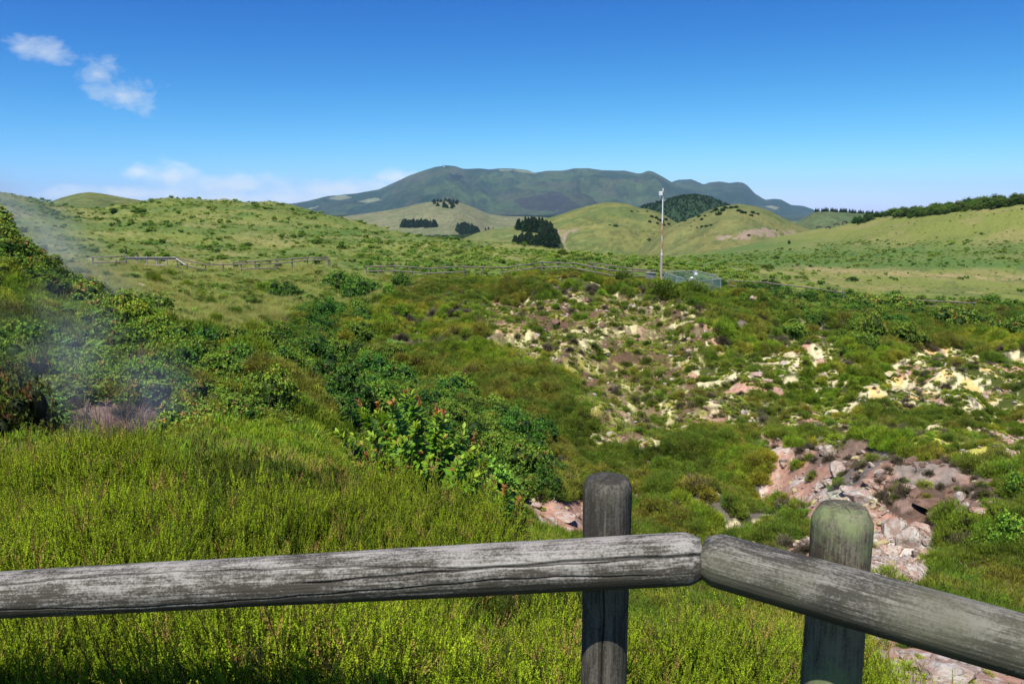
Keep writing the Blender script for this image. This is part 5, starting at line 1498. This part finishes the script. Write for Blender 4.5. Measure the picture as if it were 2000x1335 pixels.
# ------------------------------------------------------------------ rocks
BW = [boulder_mesh('boulder', m_rock_w, 500 + k, 5, 12, .05, (1, .8, .72)) for k in range(4)]
BP = [boulder_mesh('boulder', m_rock_p, 510 + k, 5, 12, .06, (1, .8, .6)) for k in range(3)]
BD = [boulder_mesh('boulder', m_rock_d, 520 + k, 5, 12, .07, (1, .8, .7)) for k in range(3)]
BC = [boulder_mesh('boulder', m_rock_c, 530 + k, 4, 12, .08, (1, .8, .6)) for k in range(3)]
RK = [(BW, 1637, 925, 42, 1.0, 'largest block of white rock, standing alone in the rocky hollow'), (BW, 1618, 945, 30, .6, 'flat white rock just left below the largest block'), (BW, 1640, 944, 16, .7, 'small white rock under the largest block'),
      (BW, 1620, 885, 42, .6, 'tilted white slab under the round heath bush'), (BW, 1600, 878, 26, .7, 'white slab left of the tilted one'), (BW, 1680, 975, 70, .45, 'broad white ledge behind the green post'),
      (BP, 1660, 960, 44, .5, 'pinkish white ledge left of the broad one'), (BP, 1700, 945, 36, .6, 'pink jagged rock above the broad white ledge'), (BP, 1530, 910, 20, .9, 'small pink rock at the top of the pink slope'),
      (BW, 1745, 1040, 60, .9, 'white crusted outcrop right of the green post'), (BW, 1775, 1060, 60, 1.0, 'whitish outcrop in the middle of the rock spill'), (BP, 1800, 1040, 50, .8, 'pink and white outcrop at the top of the rock spill'),
      (BP, 1740, 1080, 52, .8, 'pink block in the rock spill beside the green post'), (BP, 1800, 1085, 44, .8, 'pink block in the lower rock spill'), (BW, 1785, 1120, 46, .6, 'pale slab above the slanting rail'),
      (BP, 1760, 1115, 36, .7, 'pink rock just above the slanting rail'), (BW, 1815, 1060, 34, .5, 'white flat rock at the right of the rock spill'), (BP, 1815, 1100, 40, .6, 'long pink slab at the right of the lower rock spill'),
      (BD, 1830, 1010, 64, .4, 'brown slab beside the dark crevice'), (BW, 1870, 1005, 50, .6, 'pale rock pile right of the dark crevice'), (BW, 1875, 975, 30, .8, 'white rock above the pale pile'),
      (BP, 1920, 1000, 50, .45, 'flat pinkish ledge near the right edge'), (BP, 1945, 985, 34, .6, 'pinkish rock on top of the flat ledge near the right edge'), (BP, 1775, 955, 34, .5, 'jagged pinkish rock left of the brown outcrop'), (BW, 1720, 925, 30, .6, 'grey-white rock at the top of the rocky hollow'), (BW, 1850, 1040, 34, .5, 'pale grey rock right of the brown slab'), (BP, 1695, 1010, 40, .6, 'broken pink rock beside the top of the green post'),
      (BD, 1815, 985, 90, .20, 'flat dark red-brown outcrop in the rocky hollow'), (BC, 1125, 592, 34, .6, 'cream rock with a dark hollow at the top of the bare slope'),
      (BD, 1146, 588, 16, .7, 'dark rock standing in for a shaded hole right of the cream one at the top of the bare slope'), (BP, 1475, 590, 30, .7, 'pinkish cream rock with a dark hole at the right crater rim'), (BP, 1350, 590, 24, .6, 'smooth pinkish rock under the wire enclosure'),  # first one: brown rock colour stands for the shade of a hole
      (BD, 1085, 632, 18, .8, 'dark lump on the left of the bare slope'), (BD, 1177, 637, 16, .8, 'dark lump in the middle of the bare slope'), (BC, 1180, 690, 40, .35, 'low cream crusted mound in the middle of the bare ground'),
      (BP, 1478, 735, 30, .6, 'rose pink crust left of the right heath slope'), (BP, 1500, 745, 20, .7, 'rose pink crust right of its larger neighbour'), (BP, 1920, 775, 28, .5, 'deep red crust among the heath at the right'),
      (BC, 1750, 762, 36, .5, 'cream and orange crust below the right heath slope'), (BC, 1735, 735, 30, .6, 'cream crust left of the cream band on the right'), (BC, 1290, 985, 34, .7, 'yellow-orange crusted rock right of the near dark post'),
      (BC, 1262, 995, 24, .6, 'cream rock beside the near dark post'), (BP, 1045, 988, 30, .5, 'red-brown rock above the pinkish ledge'), (BP, 1100, 1010, 60, .25, 'pale pinkish ledge left of the near dark post'),
      (BW, 1850, 1325, 130, .5, 'near pale pink rock at the lower right under the slanting rail'), (BP, 1930, 1345, 110, .4, 'near pink rock cut by the lower right corner')]
for pr, u_, vb, wp, fl, lab in RK:
    p = cast(u_, vb, 4.4 if vb > 1200 else 9.5, 200)
    if p is None: continue
    s_ = wp * p.y / F_PX / 2 * 1.05
    plant('boulder', pr[int(rng.integers(0, len(pr)))], (p.x, p.y, p.z + s_ * fl * .25), (s_, s_, s_ * fl * 1.4), label=lab, cat='rock')

# ------------------------------------------------------------------ far trees
def tree_row(name, protos, locs, hgt, wid, label, group, cat='tree', tint=(1, 1, 1)):
    for p in locs:
        h_ = hgt * rng.uniform(.8, 1.15)
        plant(name, protos[int(rng.integers(0, len(protos)))], p, (h_ * wid, h_ * wid, h_), label=label, cat=cat, group=group, tint=[q * rng.uniform(.85, 1.15) for q in tint])

def in_px(poly, n, on):
    us = [p[0] for p in poly]; vs = [p[1] for p in poly]; out_ = []
    while len(out_) < n:
        u_ = rng.uniform(min(us), max(us)); v_ = rng.uniform(min(vs), max(vs))
        if bool(in_poly(np.array([u_]), np.array([v_]), poly)[0]): out_.append(on(u_, v_))
    return out_
def plainp(u_, v_):
    s_, t_ = ray(u_, v_); d = -45.3 / float(t_); return Vector((float(s_) * d, d, float(H(float(s_) * d, d)) - .3))
def fargr(u_, v_):
    a = plainp(u_, v_); b = on_hill('hill_knoll', u_, v_); bu, bv = project(b.x, b.y, b.z)
    return b if (abs(float(bv) - v_) < 3 and b.y < a.y) else a
hp = lambda u_, v_: on_hill('hill_pasture', u_, v_)
tree_row('conifer', CONE, in_px([(1012, 446), (1070, 448), (1078, 456), (1060, 456), (1010, 449)], 42, hp), 8.0, 1.7, 'dark conifer in the upper arm of the plantation below the round hill', 'conifers of the hook-shaped plantation')
tree_row('conifer', CONE, in_px([(1056, 456), (1078, 452), (1088, 484), (1050, 486)], 60, hp), 8.2, 1.8, 'dark conifer in the tall block of the plantation below the round hill', 'conifers of the plantation block')
tree_row('conifer', CONE, in_px([(1008, 478), (1050, 474), (1055, 488), (1005, 486)], 42, hp), 7.2, 1.7, 'dark conifer in the lower arm of the plantation below the round hill', 'conifers of the lower plantation arm')
tree_row('conifer', CONE, in_px([(784, 441), (850, 441), (854, 444), (786, 444)], 50, fargr), 13, 2.4, 'dark conifer in the long block out on the plain', 'conifers of the long plain block')
tree_row('conifer', CONE, in_px([(891, 447), (920, 447), (935, 457), (895, 459)], 38, fargr), 13, 2.2, 'dark conifer in the short block on the plain', 'conifers of the short plain block')
tree_row('conifer', CONE, [fargr(u_, 450) for u_ in (948, 955, 962, 986)], 9, 1.2, 'small lone conifer on the plain right of the short block', 'lone conifers on the plain')
tree_row('conifer', CONE, [on_hill('hill_behind_right', u_, v_) for u_, v_ in zip(np.linspace(1593, 1712, 34), np.interp(np.linspace(1593, 1712, 34), [1593, 1620, 1712], [414, 413, 419]))], 4.4, 1.5, 'conifer in the dark row on the ridge behind the right hill', 'conifer row behind the right hill')
tree_row('conifer', CONE, in_px([(846, 394), (870, 391), (895, 396), (885, 408), (850, 404)], 24, lambda a, b: on_hill('hill_knoll', a, b)), 8, 2.6, 'dark conifer crowning the knoll at the foot of the mountain', 'conifers on the knoll')
hr = lambda a, b: on_hill('hill_cone_right', a, b); hl_ = lambda a, b: on_hill('hill_cone', a, b)
def shrubs(pts_, on, label, group):
    for (u_, v_, wpx) in pts_:
        p = on(u_, v_); s_ = wpx * p.y / F_PX / 2
        plant('dark_shrub', BUSHD[int(rng.integers(0, 3))], p - Vector((0, 0, .2)), (s_, s_, s_ * 1.0), label=label, cat='shrub', group=group, tint=(.45, .48, .55))
shrubs([(1398, 412, 14), (1404, 418, 16), (1410, 412, 14), (1418, 408, 12), (1428, 407, 12), (1436, 406, 12), (1444, 411, 12), (1450, 415, 12), (1456, 417, 10), (1466, 420, 10), (1471, 417, 12), (1480, 418, 9), (1390, 414, 8), (1366, 424, 10),
        (1372, 428, 10), (1377, 422, 8), (1358, 432, 5), (1333, 430, 9), (1340, 432, 8), (1370, 444, 9), (1378, 442, 9), (1388, 440, 8), (1362, 446, 6), (1350, 442, 5), (1463, 458, 9), (1517, 449, 5)], hr, 'dark shrub on the right-hand grassy cone', 'shrubs on the right cone')
shrubs([(1274, 424, 10), (1280, 427, 11), (1286, 430, 11), (1292, 434, 12), (1300, 430, 11), (1305, 438, 10), (1268, 435, 10), (1284, 437, 9), (1296, 441, 9), (1232, 414, 8), (1246, 413, 5), (1264, 413, 6), (1190, 441, 6), (1203, 441, 11),
        (1268, 470, 12), (1270, 475, 9), (1310, 450, 5), (1279, 458, 4), (1308, 466, 4), (1257, 452, 4)], hl_, 'dark shrub on the middle grassy cone, left of or behind the mast', 'shrubs on the middle cone')
# thicket along the crest of the right hill
for q in range(96):
    u_ = rng.uniform(1735, 2040) ; top = np.interp(u_, [1735, 1800, 1900, 2040], [414, 408, 395, 378]); v_ = top + rng.uniform(0, 13) * min(1, (u_ - 1720) / 60)
    p = cast(u_, v_ + 2, 150, 480)
    if p is None: continue
    w_ = rng.uniform(4, 8)
    plant('hill_tree', (BUSHD + BUSHR + BUSH)[int(rng.integers(0, 10))], p - Vector((0, 0, .4)), (w_ / 2, w_ / 2, w_ * .42), label='dark wind-shaped tree in the thicket along the crest of the right hill', cat='tree', group='trees on the right hill crest', tint=[rng.uniform(.5, .85)] * 3)
for (u_, v_, wpx, hpx, lab) in [(1678, 437, 34, 20, 'round dark bush at the lower left end of the right hill thicket'), (1696, 432, 26, 20, 'dark bush touching the round one at the end of the thicket'), (1712, 421, 20, 14, 'small bush in the gap of the right hill thicket'),
                            (1730, 419, 30, 14, 'pale green bush in the gap of the right hill thicket'), (1835, 388, 6, 12, 'tiny upright tree sticking out of the right hill thicket'), (1995, 392, 26, 18, 'dark bush at the right edge below the thicket'),
                            (1541, 476, 7, 10, 'lone little bush in the green bracken of the right hill'), (1583, 521, 10, 8, 'lone bush at the left end of the straw strip'), (1665, 548, 30, 12, 'pale round bush in the flat valley below the right hill'),
                            (1515, 505, 18, 9, 'dark bush beside the white stone in the valley')]:
    p = cast(u_, v_, 100, 480)
    if p is None: p = cast(u_, v_ + 6, 100, 480)
    if p is None: continue
    k = p.y / F_PX
    plant('hill_bush', BUSHD[int(rng.integers(0, 3))], p - Vector((0, 0, .2)), (wpx * k / 2, wpx * k / 2, hpx * k / 1.1), label=lab, cat='bush', tint=(.6, .62, .6))

# forests that read as one mass
U, V_, X, Y, Z, rows = HILL['forest_cone']
ii = rng.integers(0, X.shape[0], 4200); jj = rng.integers(0, rows // 2 + 12, 4200)
P = np.stack([X[ii, jj] + rng.normal(0, 2, 4200), Y[ii, jj] + rng.normal(0, 2, 4200), Z[ii, jj] - 1], -1)
hh = rng.uniform(2.4, 4.4, 4200)
scatter('cone_forest', CONE, P, tint=rng.uniform(.8, 1.5, (4200, 1)) * np.array([1, 1.1, 1]), sc=np.stack([hh * 1.9, hh * 1.9, hh], -1), label='dense dark conifer forest covering the cone behind the mast', cat='forest')
n = 9000; dd = rng.uniform(2900, 4700, n); s_ = rng.uniform(-.32, .10, n); x = s_ * dd; ok = (fbm(x / 240, dd / 240, 4, 115) > .50) | (dd > 3500)
P = np.stack([x, dd, H(x, dd) - 1], -1)[ok]; hh = rng.uniform(12, 20, len(P))
scatter('mountain_foot_forest', CONE, P, sc=np.stack([hh * 1.6, hh * 1.6, hh], -1), label='dark forest along the foot of the far mountain', cat='forest')
n = 1500; dd = rng.uniform(1250, 1900, n); s_ = rng.uniform(-.20, -.02, n); x = s_ * dd; u_, v_ = project(x, dd, H(x, dd)); ok = (v_ > 447) & (u_ > 770) & (u_ < 945) & (fbm(x / 60, dd / 60, 3, 815) > .45)
P = np.stack([x, dd, H(x, dd) - 1], -1)[ok]; hh = rng.uniform(4, 8, len(P))
if len(P): scatter('plain_scrub', BUSHS, P, sc=np.stack([hh, hh, hh * .7], -1), tint=np.full((len(P), 3), .35), label='dark scrub on the plain behind the left hill', cat='scrub')

# ------------------------------------------------------------------ steam from the fumaroles
def steam(name, pts_, label, dens=1.0, seed=1.0, scale=.5, col=(.66, .72, .84)):
    """one closed lumpy body around a chain of points (x, y, z, radius)"""
    bm = bmesh.new()
    mb_ = bpy.data.metaballs.new(name); mb_.resolution = .35; mb_.threshold = .25
    ob = bpy.data.objects.new(name, mb_); COL.objects.link(ob)
    for p, r_ in pts_:
        e = mb_.elements.new(); e.co = p; e.radius = r_ * 1.5
    bpy.context.view_layer.update()
    me = bpy.data.meshes.new_from_object(ob.evaluated_get(bpy.context.evaluated_depsgraph_get()))
    bpy.data.objects.remove(ob); bm.free()
    N = NT(name + '_vapour')
    oc = N.n('ShaderNodeNewGeometry').outputs['Position']
    n1 = N.noise(oc, scale, 4, .6, .6)
    f = None
    for p, r_ in pts_:
        dv = N.n('ShaderNodeVectorMath', operation='DISTANCE'); N.l(oc, dv.inputs[0]); dv.inputs[1].default_value = p
        g = N.mapr(dv.outputs['Value'], 0.0, r_ * 1.25, 1.0, 0.0)
        f = g if f is None else N.math('MAXIMUM', f, g)
    d_ = N.math('MULTIPLY', N.math('MULTIPLY', f, f), N.mapr(n1, .40, .68, 0, 1))
    pv = N.n('ShaderNodeVolumePrincipled'); pv.inputs['Color'].default_value = (*col, 1); pv.inputs['Anisotropy'].default_value = .1
    N.l(N.math('MULTIPLY', d_, dens), pv.inputs['Density']); N.l(pv.outputs[0], N.out.inputs['Volume'])
    o = link(name, me, N.m); tag(o, label, 'steam', kind='stuff'); return o
if STEAM:
    ch = [(at(210, 860, 12.2), .8), (at(190, 810, 12.4), .9), (at(150, 760, 12.8), 1.0), (at(150, 700, 13), 1.1), (at(230, 735, 13.2), 1.0), (at(310, 765, 13.6), .9), (at(110, 650, 13.5), 1.1), (at(270, 830, 12.6), .7)]
    steam('steam', ch, 'thin bluish steam rising from the brown fumarole hollow on the left', .40, 1, .9)
    ch = [(at(255, 650, 34), 1.6), (at(215, 600, 35), 1.9), (at(165, 550, 37), 2.3), (at(110, 505, 39), 2.6), (at(50, 470, 41), 2.8), (at(0, 440, 43), 3.2), (at(-60, 410, 45), 3.5)]
    steam('steam_plume', ch, 'bluish steam plume drifting up to the left behind the left ridge', .36, 2, .3)
    steam('rock_steam', [(at(1640, 975, 22), .8), (at(1665, 955, 23), .7), (at(1700, 1060, 19), .8), (at(1615, 960, 23), .6)], 'faint white steam over the pale rocks in the hollow', .16, 3, .9)
SKYG = ((.80, 2.5, 0), (.86, 1.80, 1), (1.03, .78, 1))
# ------------------------------------------------------------------ light and sky
SUN_EL, SUN_AZ = R(57), R(-158)      # azimuth from +Y, clockwise: behind the camera and to its left
sd = Vector((math.sin(SUN_AZ) * math.cos(SUN_EL), math.cos(SUN_AZ) * math.cos(SUN_EL), math.sin(SUN_EL)))
sun_l = bpy.data.lights.new('sun', 'SUN'); sun_l.energy = 5.0; sun_l.angle = R(0.53); sun_l.color = (1.0, .955, .88)
sun = bpy.data.objects.new('sun', sun_l); COL.objects.link(sun)
sun.rotation_euler = sd.to_track_quat('Z', 'Y').to_euler()

w = bpy.data.worlds.new('World'); scene.world = w; w.use_nodes = True
t = w.node_tree; t.nodes.clear()
W = NT.__new__(NT); W.t = t
out = W.n('ShaderNodeOutputWorld')
sky = W.n('ShaderNodeTexSky', sky_type='NISHITA', sun_disc=False)
sky.sun_elevation = SUN_EL; sky.sun_rotation = SUN_AZ; sky.altitude = 600; sky.air_density = 1.0; sky.dust_density = 0.3; sky.ozone_density = 3.0
tc = W.n('ShaderNodeTexCoord').outputs['Generated']
sx = W.n('ShaderNodeSeparateXYZ'); W.l(tc, sx.inputs[0])
yy = W.math('MAXIMUM', sx.outputs[1], 0.02)
px = W.math('DIVIDE', sx.outputs[0], yy); pz = W.math('DIVIDE', sx.outputs[2], yy)
front = W.mapr(sx.outputs[1], 0.05, 0.2)
cv = W.n('ShaderNodeCombineXYZ'); W.l(px, cv.inputs[0]); W.l(pz, cv.inputs[1])
sh = W.n('ShaderNodeMapping'); W.l(cv.outputs[0], sh.inputs[0]); sh.inputs['Scale'].default_value = (1, 1.9, 1)
nz = W.noise(sh.outputs[0], 11, 7, 0.62, 0.25)
nzf = W.noise(sh.outputs[0], 30, 6, 0.65, 0.4)
def blob(u, v, ru, rv, ang=0.0):
    s, tt = ray(u, v); s = float(s); tt = float(tt)
    dx = W.math('SUBTRACT', px, s); dz = W.math('SUBTRACT', pz, tt)
    ca, sa = math.cos(ang), math.sin(ang)
    a = W.math('ADD', W.math('MULTIPLY', dx, ca / (ru / F_PX)), W.math('MULTIPLY', dz, sa / (ru / F_PX)))
    b = W.math('ADD', W.math('MULTIPLY', dx, -sa / (rv / F_PX)), W.math('MULTIPLY', dz, ca / (rv / F_PX)))
    r = W.math('SQRT', W.math('ADD', W.math('MULTIPLY', a, a), W.math('MULTIPLY', b, b)))
    return W.math('SUBTRACT', 1.0, r)
def mx(*a):
    r = a[0]
    for b in a[1:]: r = W.math('MAXIMUM', r, b)
    return r
up = mx(blob(85, 103, 75, 26, R(-12)), blob(190, 150, 60, 42, 0), blob(235, 185, 95, 36, R(-18)))
up = W.math('ADD', up, W.math('MULTIPLY', W.math('SUBTRACT', nz, 0.5), 2.8))
up = W.math('ADD', up, W.math('MULTIPLY', W.math('SUBTRACT', nzf, 0.5), 1.5))
upm = W.mapr(up, 0.05, 1.05, 0, .66)
lo = mx(blob(265, 335, 36, 20), blob(335, 344, 75, 28), blob(450, 362, 160, 30), blob(640, 368, 200, 30), blob(250, 378, 280, 18), blob(480, 388, 440, 22), blob(770, 346, 70, 18))
lo = W.math('ADD', lo, W.math('MULTIPLY', W.math('SUBTRACT', nz, 0.5), 2.4))
lo = W.math('ADD', lo, W.math('MULTIPLY', W.math('SUBTRACT', nzf, 0.5), 1.6))
lom = W.mapr(lo, 0.08, 1.1, 0, .68)
mask = W.math('MULTIPLY', W.math('MAXIMUM', upm, lom, clamp=True), front)
sp = W.n('ShaderNodeSeparateColor'); W.l(sky.outputs[0], sp.inputs[0])
cb = W.n('ShaderNodeCombineColor')
for k_, (gain, pw, src) in enumerate(SKYG):
    W.l(W.math('MULTIPLY', W.math('POWER', W.math('MAXIMUM', W.math('MULTIPLY', sp.outputs[src], .11), 1e-4), pw), gain / .11), cb.inputs[k_])
sc = W.mix(W.math('MULTIPLY', lom, front), cb.outputs[0], (7.0, 7.1, 7.3))
sc = W.mix(W.math('MULTIPLY', upm, front), sc, (5.0, 5.5, 6.0))
bg = W.n('ShaderNodeBackground'); bg.inputs['Strength'].default_value = 0.11; W.l(sc, bg.inputs[0])
W.l(bg.outputs[0], out.inputs[0])

# ------------------------------------------------------------------ air
def box_mesh(name, lo, hi):
    v = [(x, y, z) for x in (lo[0], hi[0]) for y in (lo[1], hi[1]) for z in (lo[2], hi[2])]
    f = [(0, 1, 3, 2), (4, 6, 7, 5), (0, 4, 5, 1), (2, 3, 7, 6), (0, 2, 6, 4), (1, 5, 7, 3)]
    me = bpy.data.meshes.new(name); me.from_pydata(v, [], f); me.update(); return me
if HAZE:
    hm = bpy.data.materials.new('haze_air'); hm.use_nodes = True; hm.node_tree.nodes.clear()
    o_ = hm.node_tree.nodes.new('ShaderNodeOutputMaterial'); pv = hm.node_tree.nodes.new('ShaderNodeVolumePrincipled')
    pv.inputs['Color'].default_value = (.46, .76, 1.0, 1); pv.inputs['Density'].default_value = HAZE; pv.inputs['Anisotropy'].default_value = 0.0
    hm.node_tree.links.new(pv.outputs[0], o_.inputs['Volume'])
    hz = link('haze', box_mesh('haze', (-24000, -16000, -110), (24000, 16000, 520)), hm); tag(hz, 'thin blue summer haze lying over the whole valley', 'haze', kind='stuff')

scene.view_settings.view_transform = 'Standard'
scene.view_settings.look = 'None'
scene.view_settings.exposure = 0.5
scene.view_settings.gamma = 1.0
scene.render.engine = 'CYCLES'
cy = scene.cycles
cy.use_denoising = True
cy.max_bounces = 6; cy.diffuse_bounces = 3; cy.glossy_bounces = 2; cy.transmission_bounces = 3; cy.volume_bounces = 0; cy.transparent_max_bounces = 6
cy.volume_step_rate = 2.0
